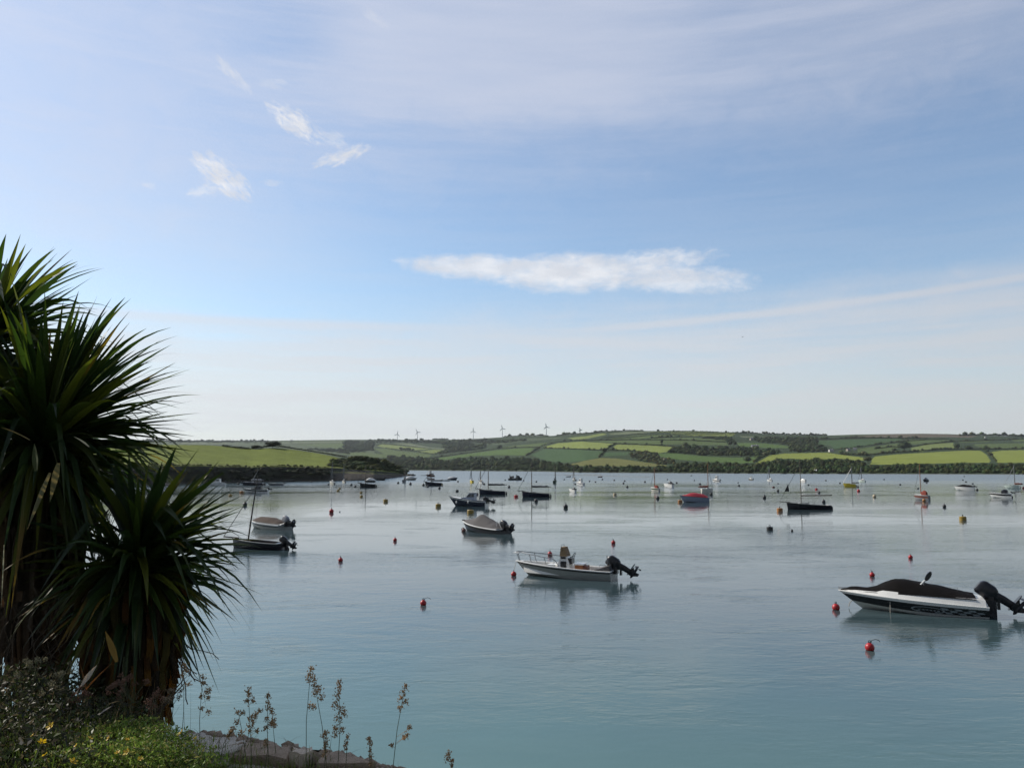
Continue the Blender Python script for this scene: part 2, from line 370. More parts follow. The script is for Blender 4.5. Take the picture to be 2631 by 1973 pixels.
FIELDS = [
 (FAR, A((1100, 260), (2212, 250), (2212, 400), (1100, 330))), (GY, A((1500, 283), (2100, 272), (2212, 280), (1500, 292))), (MI, A((1720, 305), (1930, 293), (2212, 290), (2212, 345), (2080, 340), (1900, 322))),
 (FAR, A((-400, 265), (1100, 265), (1100, 300), (-400, 300))), (GY, A((600, 285), (1000, 288), (1300, 296), (1000, 300), (600, 297))),
 (FAR, B((0, 300), (240, 300), (220, 400), (0, 420))), (MI, B((-100, 390), (120, 375), (330, 395), (520, 445), (360, 430), (220, 425), (0, 400))),
 (LT2, B((240, 312), (300, 298), (400, 305), (560, 322), (770, 345), (620, 355), (450, 348), (330, 335))), (LT2, B((630, 370), (790, 350), (940, 362), (900, 378), (770, 390))),
 (MI, B((215, 340), (330, 338), (450, 362), (620, 377), (770, 397), (740, 430), (560, 435), (340, 400))), (GY, B((400, 290), (560, 292), (760, 330), (1000, 350), (880, 352), (600, 320))),
 (MI, B((770, 268), (1000, 262), (1250, 258), (1250, 268), (800, 275))), (FAR, B((1150, 275), (1560, 258), (1700, 255), (1450, 300), (1300, 300))), (MI, B((1370, 345), (1480, 322), (1800, 288), (1900, 290), (1790, 322), (1600, 330))),
 (GR, B((720, 448), (900, 420), (1150, 385), (1400, 352), (1650, 335), (1740, 335), (1680, 405), (1400, 402), (1150, 412), (860, 452))),
 (LT, B((1835, 325), (1960, 290), (2212, 272)) + C((0, 275), (240, 290), (300, 298), (190, 352), (0, 340)) + B((2000, 340), (1870, 334))), (DK, B((1715, 400), (1830, 346), (2000, 345), (2212, 352)) + C((0, 355), (180, 366), (135, 430), (0, 455)) + B((2030, 474), (1850, 456))),
 (OL, B((2030, 502), (2212, 458)) + C((0, 457), (160, 428), (320, 435), (520, 462), (780, 498), (830, 512), (600, 510), (0, 506))),
 (LT2, B((2060, 240), (2212, 222)) + C((0, 225), (180, 195), (225, 205), (60, 242), (0, 252)) + B((2120, 262),)), (FAR, B((1560, 250), (2000, 235), (2050, 240), (1700, 268))),
 (GY, C((230, 200), (400, 182), (700, 178), (640, 192), (260, 210))), (LT2, C((700, 178), (1080, 178), (1330, 188), (700, 187))), (LT, C((820, 195), (1420, 195), (1435, 206), (1150, 207), (820, 201))), (LT, C((950, 211), (1430, 209), (1400, 222), (1050, 222))),
 (MI, C((220, 252), (500, 214), (900, 197), (640, 212), (420, 232), (300, 252))), (MI, C((300, 255), (640, 215), (950, 213), (1000, 222), (640, 240), (500, 252))), (MI, C((60, 270), (380, 262), (720, 262), (900, 262), (1040, 268), (1350, 283), (1370, 312), (1000, 304), (600, 298), (340, 290))),
 (LT, C((250, 352), (310, 302), (600, 310), (865, 325), (780, 375), (700, 383), (520, 370), (400, 358))), (DK, C((205, 375), (440, 375), (400, 402), (190, 415))),
 (GR, C((690, 388), (860, 385), (1100, 410), (1400, 428), (1650, 420), (1690, 425), (1600, 475), (1500, 480), (1200, 470), (900, 445), (720, 415))),
 (GR, C((1440, 285), (1700, 290), (1900, 312), (2000, 335), (1700, 335), (1480, 318))), (GR, C((1200, 330), (1300, 325), (1310, 345), (1210, 345))), (GY, C((1480, 222), (1720, 228), (1700, 238), (1500, 236))), (MI, C((640, 245), (1000, 235), (1350, 262), (1350, 275), (1060, 262), (640, 256))),
 (BR, D((-343, 489), (-270, 445), (-198, 405), (-60, 387), (100, 384), (350, 378), (480, 400), (640, 418), (720, 432), (690, 454), (560, 446), (430, 432), (300, 450), (150, 444), (0, 434), (-150, 444), (-260, 486))),
 (DK, D((140, 275), (500, 258), (1000, 243), (1060, 258), (860, 290), (620, 330), (420, 345), (380, 310), (200, 295))), (MI, D((640, 345), (900, 305), (1030, 290), (1000, 370), (820, 378), (770, 392), (640, 375))),
 (LT2, D((1140, 335), (1300, 300), (1540, 283), (1560, 345), (1400, 338), (1250, 370), (1140, 368))), (MI, D((1740, 297), (2700, 280), (2700, 345), (2050, 345), (1880, 340), (1750, 318))), (MI, D((1600, 265), (1920, 262), (1860, 277), (1600, 285))), (MI, D((2080, 255), (2700, 240), (2700, 272), (2120, 272))),
 (BR, D((760, 490), (770, 445), (800, 415), (1000, 395), (1400, 372), (1650, 358), (1800, 360), (1860, 400), (1895, 455), (1880, 474), (1600, 476), (1300, 484), (900, 492))), (BR, D((1885, 375), (2000, 358), (2500, 350), (4200, 345), (4200, 475), (1960, 475), (1940, 430))),
 (MI, D((1100, 262), (1540, 260), (1200, 300), (1060, 296))), (MOOR, D((500, 216), (900, 205), (1250, 199), (1400, 203), (1560, 210), (1780, 222), (1700, 236), (1400, 232), (1000, 238), (750, 232))), (FAR, D((350, 214), (620, 207), (900, 203), (760, 215), (500, 226))),
]
px = np.arange(-900, 3500, 3.0); rows = np.concatenate([[-0.03], np.linspace(0, 1, 125)])
PX, T = np.meshgrid(px, rows)
S_, R_ = I(PX, SHORE), I(PX, RIDGE)
PY = S_ + (R_ - S_) * T
Yd = hill_depth(PX, PY); Yd[0] = Yd[1] - 8
ax, bz = rays(PX, PY); Z = CAMZ + bz * Yd; Z[1] = 0.02; Z[0] = -1.5
back = [(Yd[-1] * 1.06, Z[-1] - 6), (Yd[-1] * 1.2, Z[-1] * 0.6)]
Yd = np.vstack([Yd] + [b[0][None] for b in back]); Z = np.vstack([Z] + [b[1][None] for b in back]); ax = np.vstack([ax, ax[-1:], ax[-1:]])
PXf, PYf = np.vstack([PX, PX[-1:], PX[-1:]]), np.vstack([PY, PY[-1:], PY[-1:]])
colr = np.zeros((PXf.size, 3)); colr[:] = (0.035, 0.055, 0.022)
fx, fy = PXf.ravel(), PYf.ravel()
for c, poly in FIELDS: colr[inpoly(fx, fy, poly)] = c
colr[(T.size > 0) & (fy > I(fx, SHORE) - 1.2)] = (0.10, 0.095, 0.08)
V = np.stack([(ax * Yd).ravel(), Yd.ravel(), Z.ravel()], 1)
def gridfaces(nr, nc):
    i = np.arange(nr - 1)[:, None] * nc + np.arange(nc - 1)[None]; i = i.ravel()
    return np.stack([i, i + 1, i + nc + 1, i + nc], 1)
M_hill = mat('hill_fields', (1, 1, 1), 0.95, spec=.1, var=0.24, scale=0.03, attr=True, bump=0.6, bscale=.08)
hills = tag(mesh_np('hills', V, gridfaces(*Yd.shape), M_hill, col=colr, smooth=True), kind='structure')

# ------------------------------------------------------------------ near headland on the left
HB = [(-900, 1268), (0, 1250), (430, 1244), (734, 1236.5), (815, 1236), (900, 1235), (961, 1233), (1000, 1229), (1020, 1226), (1047, 1221.5)]
HV = [(-900, 1196), (0, 1200), (430, 1198), (500, 1196), (560, 1199), (620, 1199), (640, 1202), (670, 1199), (740, 1198.5), (790, 1201), (850, 1202), (900, 1204), (960, 1209), (1000, 1213), (1047, 1218)]
HC = [(-900, 1148), (0, 1140), (380, 1142), (463, 1143), (530, 1143), (580, 1147), (639, 1155), (693, 1150), (734, 1152), (815, 1164), (878, 1177), (900, 1187), (950, 1192), (1000, 1202), (1030, 1212), (1047, 1217.5)]
def hl(px, py):
    b, v, c = I(px, HB), IS(px, HV, 12), IS(px, HC); d0 = CAMZ / -rays(px, b)[1]
    t1 = np.clip((b - py) / (b - v), 0, 1); t2 = np.clip((v - py) / np.maximum(v - c, .3), 0, 1)
    k = I(px, [(-900, 5), (850, 6), (900, 25), (1047, 12)])
    return d0 + k * t1 ** 1.3 + t2 * I(px, [(-900, 120), (800, 120), (900, 60), (1047, 6)])
def headland(px, py):
    y = float(hl(px, py)); a, b = rays(px, py); return Vector((a * y, y, max(CAMZ + b * y, -.5)))
pxh = np.arange(-900, 1048, 2.0); rw = np.concatenate([[-0.05], np.linspace(0, 1, 26), 1 + np.linspace(0.03, 1, 34)])
PX, T = np.meshgrid(pxh, rw)
b_, v_, c_ = I(PX, HB), IS(PX, HV, 12), IS(PX, HC)
PY = np.where(T <= 1, b_ + (v_ - b_) * T, v_ + (c_ - v_) * (T - 1))
Yh = hl(PX, PY); ax, bz = rays(PX, PY)
rough = np.interp(PX, [-900, 840, 900, 1047], [1.6, 1.6, .3, .2]) * np.sin(np.clip(T, 0, 1) * np.pi)
nzv = np.array([mnoise.fractal(Vector((x * .05, y * .12, 0)), 1.0, 2.0, 4) for x, y in zip(PX.ravel(), PY.ravel())]).reshape(PX.shape)
Yh = Yh + rough * nzv; Z = CAMZ + bz * Yh; Yh[0] -= 2; Z[0] = -1
yb = [(Yh[-1] + 15, Z[-1] - 1.0), (Yh[-1] + 60, Z[-1] - 25)]
Yh = np.vstack([Yh] + [q[0][None] for q in yb]); Z = np.vstack([Z] + [q[1][None] for q in yb]); ax = np.vstack([ax, ax[-1:], ax[-1:]])
Tf = np.vstack([T, T[-1:], T[-1:]]).ravel(); PXf = np.vstack([PX, PX[-1:], PX[-1:]]).ravel()
colh = np.zeros((Tf.size, 3)); cliff = (0.035, 0.035, 0.030); nn = np.concatenate([nzv.ravel(), np.zeros(2 * len(pxh))])
colh[:] = cliff; colh[nn > .25] = (0.035, 0.05, 0.02)
colh[Tf > 0.985 + nn * 0.06] = (0.12, 0.14, 0.035)
colh[Tf > 1.12 + nn * .05] = (0.135, 0.165, 0.03)
bch = (PXf > 850 - nn * 60) & (Tf < 0.62); colh[bch] = (0.085, 0.075, 0.062)
colh[(PXf > 850) & (Tf >= .62) & (Tf < .75)] = (0.13, 0.13, 0.06)
colh[(Tf < 0.10) & (PXf <= 850)] = (0.07, 0.065, 0.055)
V = np.stack([(ax * Yh).ravel(), Yh.ravel(), Z.ravel()], 1)
M_head = mat('headland_turf', (1, 1, 1), 0.95, spec=.1, var=0.30, scale=0.09, attr=True, bump=0.25, bscale=.8)
tag(mesh_np('terrain', V, gridfaces(*Yh.shape), M_head, col=colh, smooth=True), kind='structure')

# ------------------------------------------------------------------ trees and hedges
def ico(sub):
    import bmesh
    bm = bmesh.new(); bmesh.ops.create_icosphere(bm, subdivisions=sub, radius=1)
    v = np.array([x.co[:] for x in bm.verts]); f = np.array([[q.index for q in x.verts] for x in bm.faces]); bm.free(); return v, f
def make_crown(seed, n=110, sub=2, fine=1.0):
    r = np.random.default_rng(seed); v, f = ico(sub)
    d = np.array([mnoise.fractal(Vector(p * 1.6 + seed * 7), 1.0, 2.0, 4) for p in v]); v = v * (0.80 + 0.42 * d[:, None])
    v[:, 2] = np.where(v[:, 2] < 0, v[:, 2] * .75, v[:, 2])
    # leaf clumps: small triangles scattered round the surface
    p = r.normal(size=(n, 3)); p /= np.linalg.norm(p, axis=1)[:, None]; p[:, 2] = np.abs(p[:, 2]) * r.choice([1, 1, -.6], n)
    dd = np.array([mnoise.fractal(Vector(q * 1.6 + seed * 7), 1.0, 2.0, 4) for q in p]); p = p * ((0.86 + 0.42 * dd) * r.uniform(.9, 1.12, n))[:, None]
    tv = []; tf = []
    for i in range(n):
        a = r.normal(size=(3, 3)) * 0.13 * fine; tv.append(p[i] + a); tf.append([3 * i, 3 * i + 1, 3 * i + 2])
    return np.vstack([v, np.concatenate(tv)]), np.vstack([f, np.array(tf) + len(v)])
CROWNS = [make_crown(i, 260, 2, .8) for i in range(6)]
SMALL = [make_crown(20 + i, 40, 1) for i in range(6)]
def crowns(name, pts, mats, lib=None, green=None, **tg):
    """pts: list of (Vector base, width, height); one mesh"""
    lib = lib or CROWNS; Vs = []; Fs = []; Cs = []; b = 0
    for (p, w, h) in pts:
        v, f = lib[RNG.integers(len(lib))]; a = RNG.uniform(0, 6.28); c, s = math.cos(a), math.sin(a)
        q = np.stack([v[:, 0] * c - v[:, 1] * s, v[:, 0] * s + v[:, 1] * c, v[:, 2]], 1) * (w / 2, w / 2, h * .56) + (p.x, p.y, p.z + h * .42)
        Vs.append(q); Fs.append(f + b); b += len(v)
        g = np.array(green or (0.036, 0.060, 0.020)); g = g * RNG.uniform(.55, 1.75) * (RNG.uniform(.8, 1.45), 1, RNG.uniform(.75, 1.15))
        Cs.append(np.tile(g, (len(v), 1)))
    o = mesh_np(name, np.vstack(Vs), np.vstack(Fs), mats, col=np.vstack(Cs)); tag(o, **tg); return o
M_leaf = mat('tree_foliage', (1, 1, 1), 0.8, spec=.2, var=0.3, scale=0.6, attr=True)
def wood(label, poly, spacing=9.0, size=(13, 19), hmul=1.0, place=hill, green=None, name='woodland', lib=None):
    a = np.array(poly); x0, y0 = a.min(0); x1, y1 = a.max(0); pts = []
    y = y1
    while y > y0:
        x = x0 + RNG.uniform(0, spacing)
        while x < x1:
            qx, qy = x + RNG.uniform(-.4, .4) * spacing, y + RNG.uniform(-.3, .3) * spacing * .6
            if inpoly(np.array(qx), np.array(qy), poly):
                p = place(qx, qy); w = RNG.uniform(size[0] * .75, size[1] * 1.1) * p.y / FPX
                pts.append((p - Vector((0, 0, .3)), w, w * hmul * RNG.uniform(.75, 1.15)))
            x += spacing
        y -= spacing * .55
    return crowns(name, pts, M_leaf, green=green, label=label, cat='woodland', kind='stuff', lib=lib) if pts else None
def below(pts, dy=0): return [(x, y + dy) for x, y in pts]
sh = lambda x0, x1, n=30: [(x, float(I(x, SHORE)) - 0.4) for x in np.linspace(x1, x0, n)]
wood('dark mass of trees on the far shore below the striped green fields in the centre',
     below([(960, 1190)] + B((340, 455), (560, 478), (740, 470), (900, 472), (1150, 450), (1400, 445), (1680, 448), (1850, 488), (2030, 512), (2120, 525), (2212, 532))) + sh(960, 1500), 6.8, (8, 14), .95)
wood('band of dark shoreline trees under the olive field and green field right of centre', C((0, 530), (300, 530), (600, 535), (800, 532), (850, 500), (1000, 505), (1200, 502), (1500, 512), (1600, 515)) + sh(1500, 1934), 6.8, (8, 14), .9)
wood('tall dark wood on the far shore under the bright yellow-green field at right', C((1600, 515), (1690, 510), (1780, 475), (1950, 475)) + D((120, 470), (300, 480), (430, 470), (560, 470), (660, 500), (740, 520)) + sh(1934, 2232), 7.2, (9, 16), .95)
wood('low dark wooded cliff along the far shore at the right edge', D((740, 520), (1000, 515), (1300, 508), (1600, 505), (2212, 505), (4200, 505)) + sh(2232, 3170, 50), 7.2, (8, 15), .85)
wood('dark copse in the middle of the right-hand hillside above the green field', C((790, 385), (870, 340), (980, 325), (1200, 345), (1350, 345), (1560, 345), (1760, 365), (1900, 380), (1800, 400), (1700, 408), (1640, 420), (1400, 418), (1100, 405), (860, 388)), 6.5, (9, 14), .85)
wood('brownish scrub running down the slope right of the olive field', C((430, 405), (480, 382), (600, 387), (700, 397), (720, 430), (850, 455), (870, 500), (760, 500), (640, 478), (450, 438)), 6, (7, 11), .7, green=(0.07, 0.085, 0.035))
wood('hazy dark wood on the far hillside beside the twin pale fields at left', B((-60, 280), (220, 285), (220, 365), (100, 380), (-60, 385)), 6, (8, 13), .6)
wood('hazy wood between the twin pale fields and the long green strip field', B((850, 292), (1000, 285), (1200, 305), (1300, 312), (1280, 340), (1050, 372), (860, 395), (780, 402), (900, 350)), 5.5, (7, 12), .6)
wood('bushy strip under the pale fields at the head of the far creek', B((340, 420), (720, 430), (760, 455), (560, 465), (360, 458)), 5.5, (7, 11), .7)
wood('dark tree clump inside the hazy left-hand pale fields', B((455, 345), (520, 338), (620, 352), (600, 362), (480, 358)), 5, (6, 9), .6)
wood('dark woods high on the hill at right of centre', C((1600, 245), (1750, 240), (2212, 245), (2212, 335), (2000, 325), (1900, 302), (1700, 285), (1610, 272)), 6, (8, 12), .65)
wood('dark trees above the bright field beside the small white farm', D((0, 300), (140, 305), (330, 335), (350, 372), (200, 378), (0, 378)), 6, (8, 13), .75)
wood('scattered thicket on the upper slope left of the round pale field', C((1100, 235), (1400, 238), (1440, 300), (1380, 300), (1340, 262), (1100, 248)), 5.5, (6, 10), .6)
wood('distant wood under the skyline behind the left headland', A((300, 268), (900, 268), (1500, 272), (1700, 285), (1300, 288), (300, 285)), 6, (7, 10), .45)
wood('hazy woods across the slope below the middle turbines', B((740, 272), (1000, 264), (1250, 262), (1560, 256), (1700, 262), (1480, 290), (1300, 300), (1150, 286), (1000, 292), (740, 296)), 5.5, (7, 11), .55)
wood('hazy woods in the dip behind the left headland', A((1750, 345), (2212, 350), (2212, 395), (1990, 375), (1800, 350)), 5.5, (6, 10), .6)
wood('skyline wood under the wind turbines', B((150, 262), (740, 262), (740, 300), (500, 285), (150, 285)), 6, (7, 11), .5)
wood('dark bushes covering the tip of the left headland', A((2050, 470), (2130, 440), (2212, 430)) + B((0, 440), (150, 425), (250, 455), (400, 495), (530, 560), (535, 600), (400, 560), (200, 545), (0, 535)) + A((2100, 520), (2000, 505)), 6, (10, 21), .5, place=headland, green=(0.035, 0.055, 0.018), name='scrub')
wood('dark ivy and gorse clinging to the cliff of the left headland', [(-600, 1206), (430, 1203), (560, 1203), (700, 1202), (850, 1205), (850, 1228), (600, 1236), (-600, 1252)], 13, (9, 20), .6, place=headland, green=(0.022, 0.032, 0.014), name='scrub', lib=SMALL)

def hedge(label, pts, w=3.2, place=hill, step=2.0, vary=.35, big=0.0, green=None):
    out_ = []
    for (x0, y0), (x1, y1) in zip(pts[:-1], pts[1:]):
        L = math.hypot(x1 - x0, y1 - y0); n = max(1, int(L / step))
        for i in range(n):
            t = i / n; qx, qy = x0 + (x1 - x0) * t, y0 + (y1 - y0) * t + RNG.uniform(-.3, .3)
            p = place(qx, qy); ww = .8 * w * RNG.uniform(1 - vary, 1 + vary) * p.y / FPX * (2.0 if RNG.random() < big else 1)
            out_.append((p, ww * 1.3, ww))
    return crowns('hedgerow', out_, M_leaf, lib=SMALL, green=green or (0.04, 0.06, 0.022), label=label, cat='hedge', group='hedgerows dividing the hillside fields')
hedge('long hedgerow climbing from the shore wood along the top of the central green strip field', B((710, 442), (900, 414), (1150, 380), (1300, 357), (1480, 336), (1780, 330), (1850, 303), (2000, 278), (2150, 264)) + C((60, 267), (380, 260), (700, 260), (1040, 267), (1350, 281)), 3.4, big=.05)
hedge('thick hedge between the strip field and the teal field in the centre', B((1672, 412), (1720, 382), (1795, 338)), 7)
hedge('hedgerow on top of the teal-green field', B((1835, 338), (2000, 344), (2212, 352)) + C((180, 358),), 3.6, big=.05)
hedge('thick slanting hedge between the two bright fields in the centre', C((150, 427), (200, 372), (250, 328), (310, 297)), 7, big=.1)
hedge('hedgerow along the top of the bright field right of centre', C((310, 298), (600, 307), (860, 322)), 3.6, big=.05)
hedge('hedgerow along the foot of the bright field right of centre', C((200, 355), (420, 364), (510, 374), (700, 386)), 4.5, big=.1)
hedge('topmost of the thin hedgerows crossing the upper hill', C((180, 240), (500, 207), (700, 191), (860, 190), (1430, 193)), 2.8)
hedge('middle one of the thin hedgerows crossing the upper hill', C((210, 252), (450, 232), (700, 210), (1000, 208), (1430, 210)), 2.8)
hedge('lowest of the thin hedgerows crossing the upper hill', C((640, 242), (850, 232), (1100, 228), (1350, 236)), 3.4, big=.1)
hedge('straight skyline hedgerow on the highest part of the hill', C((700, 178), (1000, 177), (1400, 190), (1440, 193)), 2.6, big=.03)
hedge('dark hedgerow running level under the right-hand moor', D((0, 262), (300, 256), (700, 242), (1100, 248), (1300, 247)), 4.5, big=.15)
hedge('hedge rising from the white farm to the right', D((420, 352), (560, 338), (800, 308), (1050, 278), (1300, 258), (1500, 252)), 3.6, big=.15)
hedge('hedge rising from the big dark tree toward the right skyline', D((800, 347), (950, 328), (1150, 327), (1300, 303), (1550, 278), (1800, 270), (2700, 235)), 4, big=.15)
hedge('tree-filled hedge on top of the long bright field at right', D((780, 403), (900, 388), (1150, 373), (1400, 354), (1540, 349), (1700, 352), (2050, 348), (2700, 342)), 4.5, big=.2)
hedge('dense hedge on top of the left bright field below the farm', D((480, 398), (600, 403), (770, 410)), 7, big=.1)
hedge('curving tree line splitting the two bright fields at the right edge', D((1850, 365), (1890, 400), (1930, 440), (1955, 470)), 6, big=.3)
hedge('dark hedge along the curved left edge of the bright right-hand field', C((1610, 475), (1680, 432), (1750, 402)), 7, big=.1)
hedge('thin hedge around the upper pale field at far left', B((240, 318), (300, 300), (400, 307), (560, 324), (770, 347)), 2.6)
hedge('thin hedge between the twin pale fields at far left', B((330, 338), (450, 352), (620, 368), (770, 394), (900, 380), (950, 362)), 2.8)
hedge('skyline tree row above the hill left of its top', C((0, 200), (100, 194), (200, 180), (450, 172), (570, 172)), 3.6, big=.2)
hedge('skyline tree row right of the hill top', C((1440, 192), (1700, 203), (2212, 216)), 4.2, big=.12)
hedge('skyline trees beneath the right-hand turbines', B((1450, 234), (1580, 222), (1700, 218), (1880, 225)), 4.2, big=.25)
hedge('skyline trees left of the hill shoulder', B((1950, 222), (2050, 212), (2212, 203)), 4.5, big=.2)
hedge('skyline tree row behind the left headland', A((250, 262), (500, 268), (900, 272), (1300, 270), (1450, 272)), 3.0, big=.2)
hedge('clump of skyline trees right of the second turbine', B((780, 256), (860, 250), (930, 256)), 5)
hedge('skyline trees on the far right shoulder', D((1600, 222), (1850, 212), (1990, 216), (2212, 232), (2700, 240)), 6, big=.15)
hedge('low skyline clump left of the moor', D((210, 218), (280, 212), (350, 218)), 6)
hedge('dark windbreak on the crest of the left headland', A((1010, 322), (1130, 336), (1250, 349), (1380, 338), (1400, 330), (1480, 325), (1560, 330), (1640, 338)), 6, place=headland, step=2.6, green=(0.02, 0.03, 0.013))
hedge('clipped hedge descending the back of the left headland', A((1570, 330), (1750, 356), (2000, 396), (2180, 428)), 5, place=headland, step=2.2, vary=.15, green=(0.025, 0.033, 0.014))

hedge('ragged gorse and brambles along the cliff edge of the left headland', [(x, float(I(x, HV)) - .5) for x in range(250, 880, 30)], 4.2, place=headland, step=4.0, vary=.75, big=.12, green=(0.04, 0.05, 0.018))

def tree(label, px_, py_, w, h, name='tree', green=(0.035, 0.055, 0.022), place=hill, lib=None, group=None):
    p = place(px_, py_); k = p.y / FPX; e = empty(name, p); tag(e, label, 'tree', group)
    v, f = (lib or CROWNS)[RNG.integers(len(lib or CROWNS))]
    col = np.tile(np.array(green) * RNG.uniform(.85, 1.2), (len(v), 1))
    mesh_np('crown', v * (w * k / 2, w * k / 2, h * k * .45) + (0, 0, h * k * .62), f, M_leaf, parent=e, col=col)
    t = MB(); t.tube([(0, 0, -1), (0, 0, h * k * .3), (w * k * .04, 0, h * k * .6)], [h * k * .05, h * k * .035, h * k * .02]); mk('trunk', t, M_bark, e)
M_bark = mat('bark', (0.09, 0.07, 0.05), 0.9, var=.3, scale=4, bump=0.05)
for lb, x, y, w, h, g in [
  ('largest round dark tree in the hedge above the long bright field', 2031 + 1080 / 3.687, 1060 + 372 / 3.687, 32, 26, (0.035, 0.055, 0.022)),
  ('second dark tree just left of the largest hedge tree', 2031 + 985 / 3.687, 1060 + 375 / 3.687, 14, 10, (0.04, 0.06, 0.025)),
  ('dark tree in the dip beside the bright field at its left corner', 1500 + 1555 / 3.687, 1060 + 482 / 3.687, 22, 17, (0.05, 0.07, 0.03)),
  ('pale blossoming tree alone on the slope right of the olive field', 1500 + 770 / 3.687, 1060 + 470 / 3.687, 12, 11, (0.24, 0.23, 0.17)),
  ('pair-forming tall dark tree in the middle of the upper hill', 1500 + 738 / 3.687, 1060 + 306 / 3.687, 8, 14, (0.04, 0.06, 0.025)),
  ('dark tree at the right end of the upper field strips', 1500 + 1385 / 3.687, 1060 + 320 / 3.687, 13, 14, (0.04, 0.06, 0.025)),
  ('dark tree touching the upper strips beside its twin', 1500 + 1430 / 3.687, 1060 + 318 / 3.687, 10, 12, (0.045, 0.065, 0.03)),
  ('round dark tree above the long green strip field', 900 + 1415 / 3.687, 1060 + 352 / 3.687, 15, 12, (0.04, 0.06, 0.025)),
  ('tree with a pointed top in the right-hand field hedge', 2031 + 1580 / 3.687, 1060 + 350 / 3.687, 16, 15, (0.04, 0.06, 0.025)),
  ('low wide tree right of the pointed hedge tree', 2031 + 1680 / 3.687, 1060 + 352 / 3.687, 20, 10, (0.045, 0.065, 0.025)),
  ('leaning tree at the top of the curving tree line', 2031 + 1850 / 3.687, 1060 + 365 / 3.687, 12, 14, (0.045, 0.07, 0.025)),
  ('olive tree in the notch between the two bright right-hand fields', 2031 + 735 / 3.687, 1060 + 478 / 3.687, 22, 16, (0.08, 0.085, 0.035)),
  ('tree on the skyline at the hill top', 1500 + 705 / 3.687, 1060 + 178 / 3.687, 8, 5, (0.04, 0.06, 0.025)),
  ('second small skyline tree right of the hill top', 1500 + 1040 / 3.687, 1060 + 179 / 3.687, 9, 4.5, (0.04, 0.06, 0.025)),
]: tree(lb, x, y, w, h, green=g)
tree('broad dark tree on the crest of the left headland', 300 + 1475 / 3.687, 1060 + 335 / 3.687, 46, 16, green=(0.018, 0.028, 0.013), place=headland)
tree('lower dark tree left of the broad headland tree', 300 + 1320 / 3.687, 1060 + 344 / 3.687, 30, 9, green=(0.018, 0.028, 0.013), place=headland)

# farm buildings
M_wall = paint('rendered_wall', (0.65, 0.64, 0.60), 0.8, coat=0); M_roof = mat('slate_roof', (0.16, 0.16, 0.18), 0.7)
def house(label, px_, py_, w, h, rz=0.2, wm=None):
    p = hill(px_, py_); k = p.y / FPX; w *= k; h *= k; d = w * .6; e = empty('farmhouse', p, rz); tag(e, label, 'house')
    b = MB(); b.box((0, 0, h * .3 - 1), (w, d, h * .6 + 2)); b.add([(-w / 2, -d / 2, h * .6), (-w / 2, d / 2, h * .6), (-w / 2, 0, h)], [(0, 1, 2)]); b.add([(w / 2, -d / 2, h * .6), (w / 2, d / 2, h * .6), (w / 2, 0, h)], [(0, 2, 1)])
    mk('wall', b, wm or M_wall, e, False)
    r = MB(); t = .25
    for s in (-1, 1):
        r.loft([[(-w / 2 - t, s * (d / 2 + t), h * .58), (-w / 2 - t, 0, h), (-w / 2 - t, 0, h + t), (-w / 2 - t, s * (d / 2 + t), h * .58 + t)], [(w / 2 + t, s * (d / 2 + t), h * .58), (w / 2 + t, 0, h), (w / 2 + t, 0, h + t), (w / 2 + t, s * (d / 2 + t), h * .58 + t)]])
    mk('roof', r, M_roof, e, False)
    c = MB(); c.box((w * .35, 0, h * 1.05), (w * .1, w * .1, h * .3)); mk('chimney', c, M_wall, e, False)
    for i in (-1, 0, 1):
        c = MB(); c.box((i * w * .28, -d / 2 - .01, h * .32), (w * .1, .06, h * .16)); mk('window', c, M_glass, e, False)
house('small white farmhouse at the left end of the bright field', 2031 + 385 / 3.687, 1060 + 372 / 3.687, 12, 7)
house('pale house half hidden in trees right of the white farmhouse', 2031 + 548 / 3.687, 1060 + 365 / 3.687, 11, 7, .5, paint('stone_wall', (0.42, 0.38, 0.32), .8, coat=0))
house('small grey-white house at the hedge start near the farm', 2031 + 610 / 3.687, 1060 + 357 / 3.687, 8, 6, -.4)
house('grey-roofed barn above the dark copse', 1500 + 1620 / 3.687, 1060 + 328 / 3.687, 17, 6, .1, M_grey)
house('tiny pale cottage by the upper pale field', 1500 + 1590 / 3.687, 1060 + 262 / 3.687, 9, 6, .3, paint('stone_wall', (0.42, 0.38, 0.32), .8, coat=0))
house('bright white house on the skyline behind the palm tips', 300 + 985 / 3.687, 1060 + 284 / 3.687, 6, 4.5, .4)
house('tiny white house on the skyline above the headland', 300 + 1655 / 3.687, 1060 + 272 / 3.687, 6, 3.5, .4)
house('tiny farmhouse on the skyline at far right', 2031 + 1850 / 3.687, 1060 + 240 / 3.687, 5, 4, .1)

